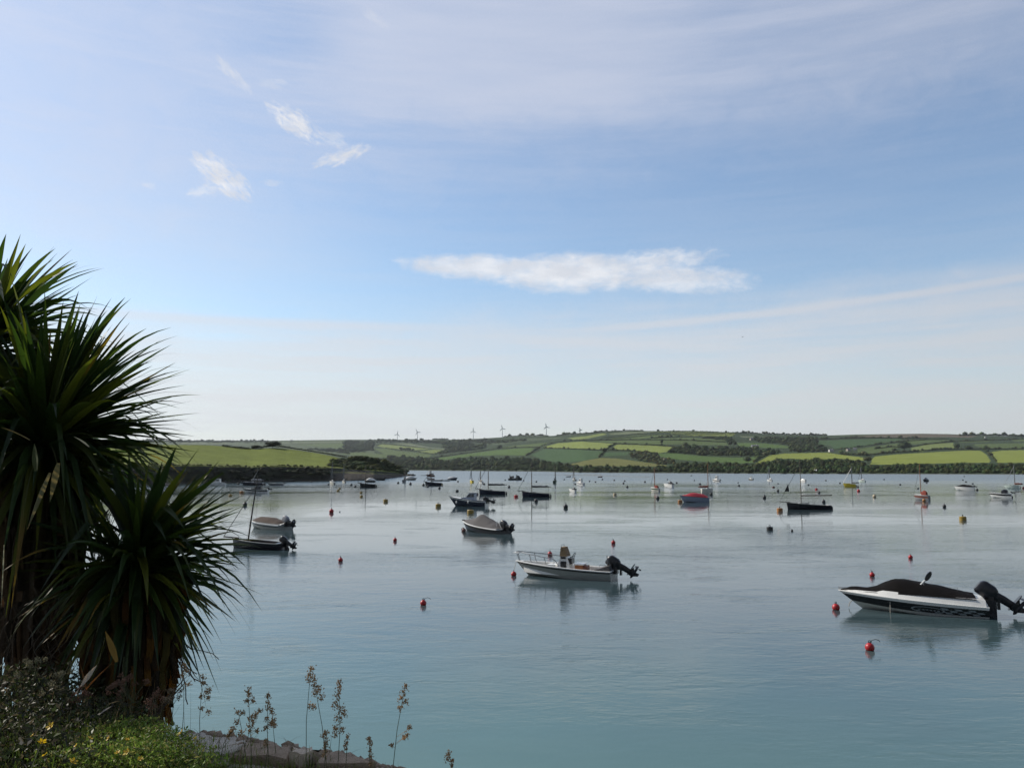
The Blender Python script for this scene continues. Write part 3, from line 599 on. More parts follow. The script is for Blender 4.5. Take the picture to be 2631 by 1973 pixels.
# wind turbines
M_turb = paint('turbine_white', (0.80, 0.81, 0.82), 0.5, coat=0)
def turbine(label, px_, basey, huby, rot, blade=9.5):
    r = float(I(px_, RIDGE)); y = float(I(px_, DR)) * 1.01; k = y / FPX
    a, b = rays(px_, basey); z0 = CAMZ + b * y - 6; zh = CAMZ + rays(px_, huby)[1] * y; e = empty('wind_turbine', (a * y, y, z0)); tag(e, label, 'wind turbine', 'wind turbines on the skyline')
    H = zh - z0; t = MB(); t.tube([(0, 0, 0), (0, 0, H)], [1.7, 1.0], 10); mk('tower', t, M_turb, e)
    t = MB(); t.loft([[(x, q, H + z) for x, z in ((-1.4, -1), (1.4, -1), (1.4, 1.6), (-1.4, 1.6))] for q in (-3.5, -1, 4.5)]); mk('nacelle', t, M_turb, e)
    t = MB(); t.ball((0, -4.2, H), 1.6, sq=(1, 1.2, 1)); mk('hub', t, M_turb, e)
    for i in range(3):
        an = R(rot + i * 120); L = blade * k; t = MB(); dx, dz = math.sin(an), math.cos(an); nx_, nz_ = math.cos(an), -math.sin(an); rr = []
        for s, w in ((0, 1.0), (.12, 1.5), (.3, 1.9), (.7, 1.2), (1, .35)):
            c = Vector((dx * L * s, -4.2, H + dz * L * s)); rr.append([c + Vector((nx_ * w * q, o, nz_ * w * q)) for q, o in ((-1, 0), (0, -.35), (1.0, 0), (0, .35))])
        t.loft(rr); mk('blade', t, M_turb, e)
for lb, x, by, hy, rot in [('leftmost wind turbine on the skyline with blades spread low', 1021, 1128, 1115.6, 10), ('second wind turbine from the left, one blade pointing up-left', 1072.5, 1128, 1110.4, -28), ('wind turbine standing alone on the open middle skyline', 1216, 1127, 1107.5, 0),
  ('wind turbine on the rise right of the lone middle one', 1290.6, 1122, 1100.7, -15), ('highest wind turbine in the right of the row', 1403.7, 1119, 1096.6, -12)]: turbine(lb, x, by, hy, rot)
turbine('smallest turbine half hidden behind the hill shoulder', 1490.4, 1114, 1104.8, -20, 5.5)

# sandbar and mud strips out in the channel
M_mud = mat('wet_sand', (0.05, 0.045, 0.036), 0.6, var=.3, scale=.3)
b = MB()
def strip(p0, p1, wpx, h):
    n = 30; rr = []
    for i in range(n + 1):
        t = i / n; x = p0[0] + (p1[0] - p0[0]) * t; y = p0[1] + (p1[1] - p0[1]) * t; c = wat(x, y); w = wpx * max(.08, math.sin(math.pi * t) ** .4) * (0.8 + .5 * math.sin(t * 17 + 1) * math.sin(t * 41))
        rr.append([c + Vector((0, -w, -.15)), c + Vector((0, -w * .4, h)), c + Vector((0, w * .4, h)), c + Vector((0, w, -.15))])
    b.loft(rr)
strip((1345, 1219.3), (1500, 1220.3), 2.2, .10); strip((1450, 1220.6), (1668, 1225.6), 1.6, .14); strip((1500, 1219.5), (1545, 1220.6), 2, .3)
tag(mk('sandbar', b, M_mud), kind='structure')

# ------------------------------------------------------------------ boats
BOATS = []      # (short phrase, px, py) used to describe the buoys
def hullfn(L, Bm, fs, fb, draft=.15, rake=.5, kind='motor', sternw=.88, sheer=1.7):
    """returns point(s, h, side): s 0 stern .. 1 bow, h 0 chine/bilge .. 1 sheer, -1..0 bottom"""
    def bs(s): return Bm / 2 * ((sternw + (1 - sternw) * math.sin(min(s / .4, 1) * math.pi / 2)) if s < .4 else max(0.0, 1 - ((s - .4) / .6) ** (2.4 if kind == 'motor' else 2.0)))
    def zs(s): return fs + (fb - fs) * s ** sheer
    def P(s, h, side):
        b = bs(s); z1 = zs(s); zk = -draft * (1 - s ** 5)
        if kind == 'motor': bc = b * (.86 - .28 * s * s); zc = -.03 + (fb * .42) * max(0, s - .25) ** 1.8 * 1.4
        else: bc = b * (.62 - .25 * s); zc = -draft * .35 + .12 * s ** 3
        zc = min(zc, z1 * .8)
        if h < 0: t = 1 + h; y = bc * t; z = zk + (zc - zk) * t ** (1.0 if kind == 'motor' else 1.7)
        else:
            t = h; z = zc + (z1 - zc) * t
            y = bc + (b - bc) * (t ** (.75 if kind == 'motor' else .6))
        if s >= .999: y = 0.0
        hz = (z - zk) / (z1 - zk + 1e-6)
        return Vector((s * L + rake * max(hz, 0) * s ** 3 - (0 if kind == 'motor' else -.12 * hz * (1 - s) ** 6), y * side, z))
    P.zs = zs; P.bs = bs; P.L = L; P.fb = fb; return P
def make_hull(P, parent, mats, bands=((1.0, 0),), bottom=0, nst=22):
    """bands: (upper h, material index) from the chine up"""
    hs = [-1, -.5, 0]; mi = [bottom, bottom]; prev = 0.0
    for hi, m in bands:
        k = 2 if hi - prev > .3 else 1
        for j in range(1, k + 1): hs.append(prev + (hi - prev) * j / k); mi.append(m)
        prev = hi
    ss = [1 - (1 - i / nst) ** 1.35 for i in range(nst + 1)]
    b = MB(); ring = lambda s: [P(s, h, 1) for h in hs[::-1]] + [P(s, h, -1) for h in hs[1:]]
    rings = [ring(s) for s in ss]; n = len(rings[0]); mm = mi[::-1] + mi
    b.v = [tuple(p) for r in rings for p in r]
    for i in range(nst):
        for k in range(n - 1):
            b.f.append((i * n + k, (i + 1) * n + k, (i + 1) * n + k + 1, i * n + k + 1)); b.m.append(mm[k])
    b.f.append(tuple(range(n))); b.m.append(bands[-1][1] if len(bands) < 3 else bands[0][1])
    return mk('hull', b, mats, parent, True, 30)
def make_deck(P, parent, m, well=None, floor=.1, mfloor=None, margin=.12, camber=.05, drop=0.0):
    b = MB(); ss = [i / 24 for i in range(25)]
    if well: ss = sorted(ss + [well[0], well[0] + .004, well[1], well[1] - .004])
    rows = []
    for s in ss:
        e = P(s, 1, 1); w = e.y; z = e.z - drop; inn = max(w - margin, 0.0); x = e.x - .002
        low = well and well[0] < s < well[1]
        zi = floor if low else z + camber * (1 - (inn / (w + 1e-6)) ** 2)
        zc = floor if low else z + camber
        rows.append([(x, w, z), (x, inn, z + .004), (x, inn * .985, zi), (x, 0, zc), (x, -inn * .985, zi), (x, -inn, z + .004), (x, -w, z)])
    n = 7; b.v = [p for r in rows for p in r]
    for i in range(len(rows) - 1):
        mid = (ss[i] + ss[i + 1]) / 2; inside = well and well[0] - .001 < mid < well[1] + .001
        for k in range(n - 1):
            b.f.append((i * n + k, i * n + k + 1, (i + 1) * n + k + 1, (i + 1) * n + k)); b.m.append(1 if inside and k in (2, 3) else 0)
    return mk('deck', b, [m, mfloor or m], parent, True, 25)
def gunwale(P, parent, m, r=.03, h=1.0, name='gunwale', s0=0.0, dz=0.0, inset=0.0):
    b = MB()
    for side in (1, -1): b.tube([P(s0 + (1 - s0) * i / 24, h, side) + Vector((0, -side * inset, dz)) for i in range(25)], r, 5)
    if s0 == 0: b.tube([P(0, h, 1) + Vector((0, 0, dz)), P(0, h, -1) + Vector((0, 0, dz))], r, 5)
    return mk(name, b, m, parent)
def outboard(parent, x, z, size=1.0, tilt=58, cowlm=None, y=0.0, lean=0.0, cs=.82):
    t = R(tilt); M = cowlm or M_cowl
    def T(u, v, w):
        u, w = u * size, w * size; return (x - (u * math.cos(t) - w * math.sin(t)), y + v * size, z + u * math.sin(t) * 1.0 + w * math.cos(t)) if False else (x - (u * math.cos(t) - w * math.sin(t)) , y + v * size, z + (u * math.sin(t) + w * math.cos(t)))
    def T(u, v, w):       # upright frame: u aft, w up; tilted so the leg swings aft and up
        u, w = u * size, w * size; ua = u * math.cos(t) - w * math.sin(t); wa = u * math.sin(t) + w * math.cos(t)
        return (x - ua, y + v * size, z + wa)
    def sec(w, u0, u1, hw, n=16, p=3.2):
        r = []
        for k in range(n):
            a = 2 * math.pi * k / n; c, s = math.cos(a), math.sin(a)
            r.append(T((u0 + u1) / 2 + (u1 - u0) / 2 * math.copysign(abs(c) ** (2 / p), c), hw * math.copysign(abs(s) ** (2 / p), s), w))
        return r
    b = MB(); b.loft([sec(-.06, .0, .34, .10), sec(-.2, .06, .36, .10), sec(-.3, .12, .38, .075), sec(-.62, .17, .40, .06), sec(-.66, .14, .56, .055), sec(-.75, .16, .46, .035)])
    b.loft([sec(-.60, .10, .70, .15), sec(-.625, .10, .70, .15)])
    b.box(T(-.02, 0, -.1), (.16 * size, .34 * size, .34 * size)); b.box(T(.05, 0, -.32), (.08 * size, .2 * size, .3 * size))
    g = [[T(u, r_ * math.cos(a), -.80 + r_ * math.sin(a)) for a in [k * math.pi / 4 for k in range(8)]] for u, r_ in ((.08, .01), (.14, .05), (.3, .065), (.55, .055), (.6, .04))]; b.loft(g)
    b.loft([[T(.2, -.01, -.84), T(.2, .01, -.84), T(.42, .01, -.84), T(.42, -.01, -.84)], [T(.34, -.008, -1.02), T(.34, .008, -1.02), T(.46, .008, -1.02), T(.46, -.008, -1.02)]])
    o = mk('outboard_motor', b, M_cowl, parent, True, 40)
    q = lambda w, u0, u1, h: sec(w * cs, .17 + (u0 - .17) * cs, .17 + (u1 - .17) * cs, h * cs)
    b = MB(); b.loft([q(-.14, .04, .36, .13), q(-.06, -.06, .44, .18), q(.08, -.12, .49, .20), q(.42, -.14, .46, .20), q(.52, -.13, .40, .18), q(.58, -.06, .30, .13)])
    mk('cowl', b, M, o, True, 40)
    b = MB()
    for k in range(3):
        a0 = k * 2.094 + .4
        b.add([T(.61, .03 * math.cos(a0), -.80 + .03 * math.sin(a0)), T(.57, .17 * math.cos(a0 - .4), -.80 + .17 * math.sin(a0 - .4)), T(.63, .20 * math.cos(a0), -.80 + .20 * math.sin(a0)), T(.68, .16 * math.cos(a0 + .45), -.80 + .16 * math.sin(a0 + .45))], [(0, 1, 2, 3)])
    b.loft([[T(u, q * math.cos(a), -.80 + q * math.sin(a)) for a in [j * math.pi / 3 for j in range(6)]] for u, q in ((.59, .04), (.68, .035), (.72, .01))])
    mk('propeller', b, M_alu, o, True, 40)
    return o
def cover(P, parent, m, prof, s0, s1, over=.02, lift=-.03, pw=2.2, name='boat_cover', nst=30, nt_=12, wrinkle=.015, width=1.0, liftf=None):
    """prof: list of (s, height above the sheer)"""
    a = sorted(prof); b = MB(); rows = []
    for i in range(nst + 1):
        s = s0 + (s1 - s0) * i / nst; h = np.interp(s, [q[0] for q in a], [q[1] for q in a]); w = P.bs(s) * width + over; lift = liftf(s) if liftf else lift; z0 = P(s, 1, 1).z + lift; xx = P(s, 1, 1).x
        r = []
        for k in range(nt_ + 1):
            t = -1 + 2 * k / nt_; wv = wrinkle * mnoise.noise(Vector((s * 14, t * 4, P.L))) * (1 - t * t + .3)
            r.append((xx, w * t, z0 + (h - lift) * (1 - abs(t) ** pw) + wv))
        rows.append(r)
    n = nt_ + 1; b.loft(rows, cap=False, closed=False)
    b.f = [f[::-1] for f in b.f]
    e0 = len(b.v); 
    for r in (rows[0], rows[-1]):
        b.add(r, [tuple(range(n)) if r is rows[-1] else tuple(range(n))[::-1]])
    return mk(name, b, m, parent, True, 40)
def cabin(P, parent, prof, m, wb=.7, wt=.55, s_at=.5, windows=(), wm=None, name='cabin', z0=0.0):
    """prof: [(x, z)] outline fore-aft; half width from wb*beam at bottom to wt at top"""
    bw = P.bs(s_at); zb = min(p[1] for p in prof); zt = max(p[1] for p in prof)
    hw = lambda z: bw * (wb + (wt - wb) * (z - zb) / (zt - zb + 1e-6))
    b = MB(); b.loft([[(x, hw(z), z) for x, z in prof], [(x, -hw(z), z) for x, z in prof]])
    o = mk(name, b, m, parent, True, 30)
    for w in windows:
        for sd in (1, -1):
            b = MB(); b.loft([[(x, sd * (hw(z) + .006), z) for x, z in w], [(x, sd * (hw(z) - .03), z) for x, z in w]]); mk('window', b, wm or M_glass, o, False)
    return o
def tube_part(name, pts, r, m, parent, n=6):
    b = MB(); b.tube(pts, r, n); return mk(name, b, m, parent)
def sag(p, q, d=.1, n=8):
    p, q = Vector(p), Vector(q); return [p.lerp(q, i / n) - Vector((0, 0, d * 4 * (i / n) * (1 - i / n))) for i in range(n + 1)]
def rig(P, parent, H, s_m=.62, lean=0.0, boom=None, sail=None, bowsprit=0.0, sparm=None, stay=True, r=.05, boomz=None, crutch=False, jib=None, mastr=None, backstay=False):
    sm = sparm or M_spar; z0 = P.zs(s_m); x = P.L * s_m; top = Vector((x + lean * H, 0, z0 + H))
    tube_part('mast', [(x, 0, z0 - .3), (x + lean * H * .5, 0, z0 + H * .5), top], [r, r * .9, r * .55], sm, parent, 8)
    bx = P(1, 1, 1); tip = Vector((bx.x + bowsprit, 0, bx.z + bowsprit * .1))
    if bowsprit: tube_part('bowsprit', [(bx.x - .5, 0, bx.z + .03), tip], r * .9, sm, parent)
    if boom:
        bz = z0 + (boomz or .55); e = (x - boom, 0, bz + .05)
        tube_part('boom', [(x - .05, 0, bz), e], r * (.85 if sail else 1.5), sm, parent)
        if sail:
            pts = [(x - .02, 0, bz + .32), (x - .1, 0, bz + .1)] + [(x - boom * t, 0, bz + .09 + .03 * math.sin(t * 19)) for t in (.15, .3, .45, .6, .75, .9)]
            tube_part('sail_cover', pts, [r * q for q in (1.3, 2.4, 2.5, 2.3, 2.4, 1.9, 2.4, .9)], sail, parent, 8)
        if crutch: tube_part('boom_crutch', [(x - boom * .85, 0, P.zs(.1) - .05), (x - boom * .85, 0, bz)], .02, sm, parent)
    if stay:
        tube_part('forestay', [tip, top - Vector((0, 0, H * .12))], max(.014, r * .45), (M_drope if bowsprit > .3 else M_alu) if stay == 1 else stay, parent, 4)
        b = MB()
        for sd in (1, -1): b.tube([(x - .25, sd * P.bs(s_m) * .95, z0), top - Vector((0, 0, H * .15))], max(.006, r * .1), 4)
        mk('shrouds', b, M_alu, parent)
    if jib:
        a = tip.lerp(top, jib[0]); c = tip.lerp(top, jib[1]); b = MB(); b.add([a, c, a + Vector((-jib[2], 0, -.02)), a + Vector((0, .02, 0)), c + Vector((0, .02, 0)), a + Vector((-jib[2], .02, -.02))], [(0, 1, 2), (5, 4, 3), (0, 3, 4, 1), (1, 4, 5, 2), (2, 5, 3, 0)]); mk('pennant', b, M_black, parent, False)
def place2(bow, stern):
    wb, ws = wat(*bow), wat(*stern); d = wb - ws; return ws, math.atan2(d.y, d.x), d.length
def boat(name, label, cat, loc, rz, short, pxy, group=None):
    e = empty(name, loc, rz); tag(e, label, cat, group); BOATS.append((short, pxy[0], pxy[1])); return e

# ---- open centre-console boat, the nearest in the middle
ws, rz, L = place2((1357.7, 1477), (1578, 1487.5))
e = boat('console_boat', 'white open centre-console boat with chrome bow rail and black outboard, nearest in the middle', 'motor boat', ws, rz, 'open console boat', (1470, 1480), None)
P = hullfn(L, 1.85, .42, .70, .16, .68, 'motor', .92, 1.5)
make_hull(P, e, [M_dirty, M_black], ((.80, 0), (.93, 1), (1.0, 0)))
make_deck(P, e, M_white, (.03, .93), .16, M_interior, .13)
gunwale(P, e, M_white, .035, dz=.01); gunwale(P, e, M_rubber, .022, .9, 'rubbing_strake')
def rail(y_in, s_a, s_b, hh, n=10): return None
for sd in (1, -1):
    pts = []
    for i in range(15):
        s = .985 - i / 14 * .43; p = P(s, 1, sd); k = i / 14
        hgt = .50 - .12 * k if k < .9 else .50 - .12 * k - (k - .9) * 10 * .36
        pts.append((p.x + (.05 if i == 0 else 0), p.y * .9 if i else .10 * sd, p.z + hgt))
    r_ = tube_part('bow_rail', pts, .021, M_steel, e)
    for i in (0, 4, 9):
        s = .985 - i / 14 * .43; p = P(s, 1, sd); tube_part('stanchion', [(p.x - .12, p.y * .9, p.z), pts[i]], .018, M_steel, r_)
    tube_part('grab_rail', [(P.L * .22, sd * .86, .45), (P.L * .21, sd * .84, .56), (P.L * .08, sd * .82, .54), (P.L * .06, sd * .82, .43)], .014, M_steel, e)
b = MB(); b.box((P.L + .62, 0, 1.13), (.32, .42, .05), taper=.9); mk('bow_pulpit_seat', b, M_white, e)
x0 = P.L * .545
co = cabin(P, e, [(x0 - .30, .16), (x0 + .42, .16), (x0 + .40, .55), (x0 + .26, .95), (x0 + .24, 1.05), (x0 - .10, 1.05), (x0 - .22, .75)], M_white, .42, .34, .5, name='console')
b = MB(); b.box((x0 + .06, .37, .60), (.30, .02, .42)); mk('console_door', b, M_black, co, False)
b = MB(); b.box((x0 + .08, .345, .98), (.26, .02, .10)); mk('instrument_panel', b, M_black, co, False)
b = MB(); b.loft([[(x0 + .27, y, 1.05) for y in (-.34, .34)] + [(x0 - .12, y, 1.05) for y in (.34, -.34)], [(x0 + .22, y, 1.5) for y in (-.27, .27)] + [(x0 + .02, y, 1.5) for y in (.27, -.27)]]); mk('windscreen_cover', b, M_tan, e)
b = MB(); b.tube([(x0 + .2, -.24, 1.5), (x0 + .2, -.24, 1.60), (x0 + .2, .24, 1.60), (x0 + .2, .24, 1.5)], .012); mk('windscreen_frame', b, M_steel, e)
b = MB(); b.tube([(x0 - .38 - .07 * math.cos(a), .19 * math.sin(a), 1.06 + .17 * math.cos(a)) for a in [i * math.pi / 8 for i in range(17)]], .017, 6)
b.tube([(x0 - .2, 0, .98), (x0 - .38, 0, 1.06)], .025); b.tube([(x0 - .38, -.19, 1.06), (x0 - .38, .19, 1.06)], .012); mk('steering_wheel', b, M_black, e)
b = MB(); b.box((x0 - .24, 0, .82), (.22, .5, .28)); mk('engine_controls', b, M_black, e)
b = MB(); b.box((P.L * .385, 0, .42), (.42, .62, .46)); q = mk('helm_seat_box', b, M_wood, e, False)
b = MB(); b.box((P.L * .385, 0, .68), (.50, .70, .06)); mk('seat_lid', b, M_white, q)
b = MB(); b.box((P.L * .385 - .30, 0, .44), (.22, .50, .34)); mk('cool_box', b, M_brown, q, False)
b = MB(); b.box((P.L * .70, .1, .42), (.42, .5, .34)); b.box((P.L * .70, .1, .60), (.44, .54, .05)); mk('bow_seat', b, M_white, e)
b = MB(); b.loft([[(P.L * .20, -.7, .45), (P.L * .20, .7, .45), (P.L * .20, .7, .40), (P.L * .20, -.7, .40)], [(P.L * .02, -.72, .72), (P.L * .02, .72, .72), (P.L * .02, .72, .4), (P.L * .02, -.72, .4)]]); mk('splash_cover', b, M_canvas, e)
b = MB(); b.box((P.L * .1, 0, .3), (.3, 1.2, .25)); mk('stern_bench', b, M_floor, e, False)
tube_part('flag_pole', [(.22, .45, .4), (.24, .45, 1.18)], .018, M_alu, e); tube_part('pole_brace', [(.24, .45, 1.05), (-.05, .5, .42)], .012, M_alu, e)
outboard(e, -.02, .55, 1.14, 54)
b = MB()
for i in range(9):                      # faint maker's script near the stern
    s = .10 + i * .011; p = P(s, .52, 1); q = P(s + .008, .56 + .05 * math.sin(i * 2.3), 1); b.box(((p.x + q.x) / 2, p.y + .008, (p.z + q.z) / 2), (.035, .004, .022))
mk('hull_script', b, M_grey, e, False)
bx = P(1, 1, 1)
MOOR_B = (e, bx)

# ---- black and white speedboat at right
ws, rz, L = place2((2215.8, 1562), (2533, 1580))
e = boat('speedboat', 'white speedboat with black side stripe, black cover and tilted outboard at the right edge', 'speedboat', ws, rz, 'black-striped speedboat', (2380, 1570))
P = hullfn(L, 1.95, .40, .66, .2, .86, 'motor', .94, 1.25)
M_hullw = paint('grey_white_gelcoat', (0.52, 0.53, 0.49), .3, .08)  # light grey-white gelcoat of the hull below the black band
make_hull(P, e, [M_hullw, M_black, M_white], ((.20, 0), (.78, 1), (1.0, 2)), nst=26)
make_deck(P, e, M_white, None, margin=.3, camber=.14)
gunwale(P, e, M_white, .022, 1.0, 'rub_rail')
# moulded white coaming that rises aft of the foredeck
b = MB(); rr = []
for i in range(25):
    s = .02 + .965 * i / 24; w = P.bs(s); z = P(s, 1, 1).z; up = np.interp(s, [0, .1, .5, .74, .78, .90, .985], [.22, .27, .24, .22, .14, .10, .03])
    rr.append([(P(s, 1, 1).x, w * .985, z - .01), (P(s, 1, 1).x, w * .80, z + up), (P(s, 1, 1).x, 0, z + up + .03), (P(s, 1, 1).x, -w * .80, z + up), (P(s, 1, 1).x, -w * .985, z - .01)])
b.loft(rr, closed=False, cap=False); b.f = [f[::-1] for f in b.f]; b.add(rr[0], [(4, 3, 2, 1, 0)]); mk('coaming', b, M_white, e, True, 30)
cover(P, e, M_bcanvas, [(.09, .36), (.29, .50), (.5, .60), (.58, .65), (.655, .645), (.70, .56), (.77, .30), (.83, .22), (.93, .17), (.985, .05)], .09, .985, over=0, liftf=lambda s: float(np.interp(s, [.09, .5, .8, 1], [.24, .20, .10, .02])), pw=2.6, width=.86, wrinkle=.03)
ou = outboard(e, -.10, .62, 1.20, 50)
b = MB(); b.box((-.16, 0, .22), (.36, .5, .75)); b.box((-.10, .62, .12), (.22, .4, .04)); mk('stern_bracket', b, M_rubber, e, False)
tube_part('aerial', [(P.L * .22, .3, .62), (P.L * .22, .3, 1.02)], .008, M_alu, e)
b = MB(); b.box((P.L * .97, P.bs(.93) * .55, P.zs(.97) - .1), (.35, .02, .03)); mk('navigation_light', b, M_red, e)
mi = tube_part('mirror_bracket', [(P.L * .50 + .20, .34, .92), (P.L * .50 + .04, .30, 1.06), (P.L * .50 - .10, .22, 1.20), (P.L * .50 - .02, .12, 1.04), (P.L * .50 + .16, 0, .98)], [.022, .03, .035, .03, .02], M_white, e, 6)
tube_part('bracket_strut', [(P.L * .50 - .05, .34, 1.10), (P.L * .50 - .14, .38, .82)], .018, M_alu, e, 6)
b = MB(); c0 = Vector((P.L * .50 - .24, .16, 1.37)); ax_ = Vector((-.52, 0, .85)).normalized(); sd_ = Vector((.85, .0, .52)).normalized(); up_ = ax_.cross(sd_)
b.loft([[c0 + up_ * q + (ax_ * math.cos(a) * .21 + sd_ * math.sin(a) * .09) * sc for a in [i * math.pi / 10 for i in range(20)]] for q, sc in ((-.05, .55), (-.03, .9), (.02, 1.0), (.05, .9))]); mk('ski_mirror', b, M_black, e, True, 50)
# emblem and chequers on the black band
def decal(name, quads, m, parent, P, side=1, off=.006):
    b = MB()
    for q in quads:
        vs = []
        for s, h in q:
            p = P(s, h, side); p = p + Vector((0, off * side, 0)); vs.append(p)
        vs2 = [v - Vector((0, .003 * side, 0)) for v in vs]; b.add(vs + vs2, [tuple(range(len(q))), tuple(range(len(q), 2 * len(q)))[::-1]])
    return mk(name, b, m, parent, False)
M_sil = paint('silver_decal', (0.24, 0.27, 0.28), .4)
ring = []; cs, ch, a_, h_ = .46, .42, .125, .24
for i in range(32):
    t0, t1 = 2 * math.pi * i / 32, 2 * math.pi * (i + 1) / 32
    ring.append([(cs + a_ * math.cos(t0), ch + h_ * math.sin(t0)), (cs + a_ * math.cos(t1), ch + h_ * math.sin(t1)), (cs + a_ * .87 * math.cos(t1), ch + h_ * .80 * math.sin(t1)), (cs + a_ * .87 * math.cos(t0), ch + h_ * .80 * math.sin(t0))])
decal('oval_emblem', ring, M_sil, e, P)
decal('emblem_script', [[(.535 - i * .028, .45), (.517 - i * .028, .46), (.515 - i * .028, .40 - .04 * (i % 2)), (.533 - i * .028, .39)] for i in range(6)] + [[(.55, .35), (.37, .33), (.37, .27), (.55, .28)]], M_sil, e, P)
ck = []
for i in range(6):
    for j in range(3):
        if (i + j) % 2 == 0:
            s1, s2 = .325 - i * .052, .325 - (i + 1) * .052; h1, h2 = .24 + j * .15, .24 + (j + 1) * .15; ck.append([(s1 + .015 * j, h1), (s1 + .015 * (j + 1), h2), (s2 + .015 * (j + 1), h2), (s2 + .015 * j, h1)])
decal('chequered_decal', ck, M_sil, e, P)
tube_part('mooring_line', [(P.L * .77, P.bs(.77) + .04, P.zs(.77) + .05), (P.L * .775, P.bs(.77) + .03, -.05)], .014, M_rope, e)
tube_part('bow_strop', [P(1, .3, 1) + Vector((-.12, 0, 0)), P(1, .3, 1) + Vector((.02, 0, -.16)), P(1, .3, 1) + Vector((.06, 0, -.30))], .018, M_rope, e)

# ---- grey-covered boat seen bow on
ws, rz, L = place2((1199, 1362), (1296, 1371))
L *= 1.0
e = boat('covered_boat', 'white motor boat under a peaked grey canvas cover, bow up to the left', 'motor boat', ws, rz, 'grey-covered boat', (1240, 1365))
P = hullfn(L, 2.0, .36, .78, .15, .55, 'motor', .9, 1.6)
make_hull(P, e, [M_white, M_rubber, M_dark], ((.55, 2), (.86, 1), (1.0, 0)), bottom=2)
make_deck(P, e, M_white, None, margin=.2); gunwale(P, e, M_white, .045); gunwale(P, e, M_rubber, .03, .86, 'rubbing_strake')
cover(P, e, M_canvas, [(.04, .12), (.15, .36), (.35, .68), (.53, .96), (.59, .94), (.66, .60), (.72, .48), (.85, .30), (.97, .10)], .04, .97, over=-.02, lift=.02, pw=1.9, wrinkle=.05, width=.93)
b = MB()
for sd in (1, -1): b.tube([(P.L * .10, sd * .35, .38), (P.L * .13, sd * .35, .95), (P.L * .06, sd * .35, .97), (P.L * .0, sd * .35, .45)], .02)
b.tube([(P.L * .13, -.35, .95), (P.L * .13, .35, .95)], .02); b.tube([(P.L * .08, 0, .95), (P.L * .08, 0, 1.3)], .008); mk('stern_frame', b, M_white, e)
b = MB(); b.box((P(1, 1, 1).x - .12, 0, P.fb + .08), (.26, .16, .12)); mk('bow_roller', b, M_black, e)
outboard(e, 0, .52, 1.2, 62)
b = MB(); b.ball((P.L * .985, .5, .12), .13, sq=(1, 1, 1.25)); mk('fender', b, M_black, e)

# ---- white covered motorboat beside the palm
ws, rz, L = place2((652, 1355), (735, 1361))
e = boat('covered_boat', 'white motor boat with brown folded cover and black outboard, behind the leaning mast', 'motor boat', ws, rz, 'brown-covered white boat', (690, 1355))
P = hullfn(L, 1.8, .42, .60, .15, .45, 'motor', .95, 1.2)
make_hull(P, e, [M_dirty, M_black, M_white], ((.55, 0), (.78, 1), (1.0, 2))); make_deck(P, e, M_white, None, margin=.3, camber=.16); gunwale(P, e, M_white, .03)
cover(P, e, mat('brown_canvas', (0.085, 0.065, 0.055), .9, spec=.2, var=.25, scale=4), [(.06, .12), (.12, .28), (.4, .52), (.72, .50), (.86, .26), (.93, .14)], .06, .93, over=-.03, lift=.10, pw=2.8, width=.9)
outboard(e, 0, .62, 1.25, 58, M_grey)

# ---- dark sailing dinghy with the leaning mast
ws, rz, L = place2((600, 1407), (730, 1412))
e = boat('sailing_boat', 'dark sailing dinghy with tall leaning mast and bowsprit just beyond the palm leaves', 'sailing boat', ws, rz, 'dark leaning-mast dinghy', (665, 1408))
P = hullfn(L, 1.5, .42, .66, .25, .1, 'sail', .8, 1.5)
make_hull(P, e, [M_dark]); make_deck(P, e, M_dark, (.08, .72), .24, M_floor, .16); gunwale(P, e, M_dirty, .03)
rig(P, e, 4.35, .72, -.155, bowsprit=.75, sparm=mat('dark_spar', (0.05, 0.04, 0.035), .5), r=.055, stay=M_drope)
outboard(e, .02, .42, .95, 52)
b = MB(); b.loft([[(-.05, y, z) for y, z in ((-.02, -.3), (.02, -.3), (.02, .5), (-.02, .5))], [(-.4, y, z) for y, z in ((-.02, -.3), (.02, -.3), (.02, .1), (-.02, .1))]]); mk('rudder', b, M_dark, e, False)

# ---- navy cabin boat
ws, rz, L = place2((1170, 1299.5), (1250, 1300.5))
e = boat('cabin_cruiser', 'small cabin boat with navy hull and pale wheelhouse in front of the two dark sloops', 'cabin boat', ws, rz, 'navy cabin boat', (1205, 1299))
P = hullfn(L, 1.9, .72, 1.32, .2, .95, 'motor', .9, 1.9)
make_hull(P, e, [M_navy, M_white], ((.80, 0), (1.0, 1))); make_deck(P, e, M_white, (.04, .42), .35, M_interior, .14, camber=.12); gunwale(P, e, M_rubber, .035)
zc = .85; x0 = P.L
cabin(P, e, [(x0 * .36, zc - .1), (x0 * .86, zc + .15), (x0 * .72, zc + .38), (x0 * .62, zc + .42), (x0 * .52, zc + 1.0), (x0 * .34, zc + 1.05)], M_blue, .72, .6, .5,
      windows=([(x0 * .535, zc + .45), (x0 * .60, zc + .45), (x0 * .51, zc + .9), (x0 * .46, zc + .9), (x0 * .46, zc + .45)], [(x0 * .37, zc + .45), (x0 * .445, zc + .45), (x0 * .445, zc + .9), (x0 * .37, zc + .9)]), name='wheelhouse')
b = MB(); b.box((x0 * .43, 0, zc + 1.07), (x0 * .26, 1.25, .06)); mk('cabin_roof', b, M_white, e)
b = MB(); b.ball((x0 * .93, .45, .55), .13, sq=(1, 1, 1.6)); mk('fender', b, M_white, e); b = MB(); b.ball((x0 * .52, .98, .60), .1, sq=(1, 1, 2)); mk('fender', b, M_white, e)
outboard(e, 0, .72, 1.25, 60)

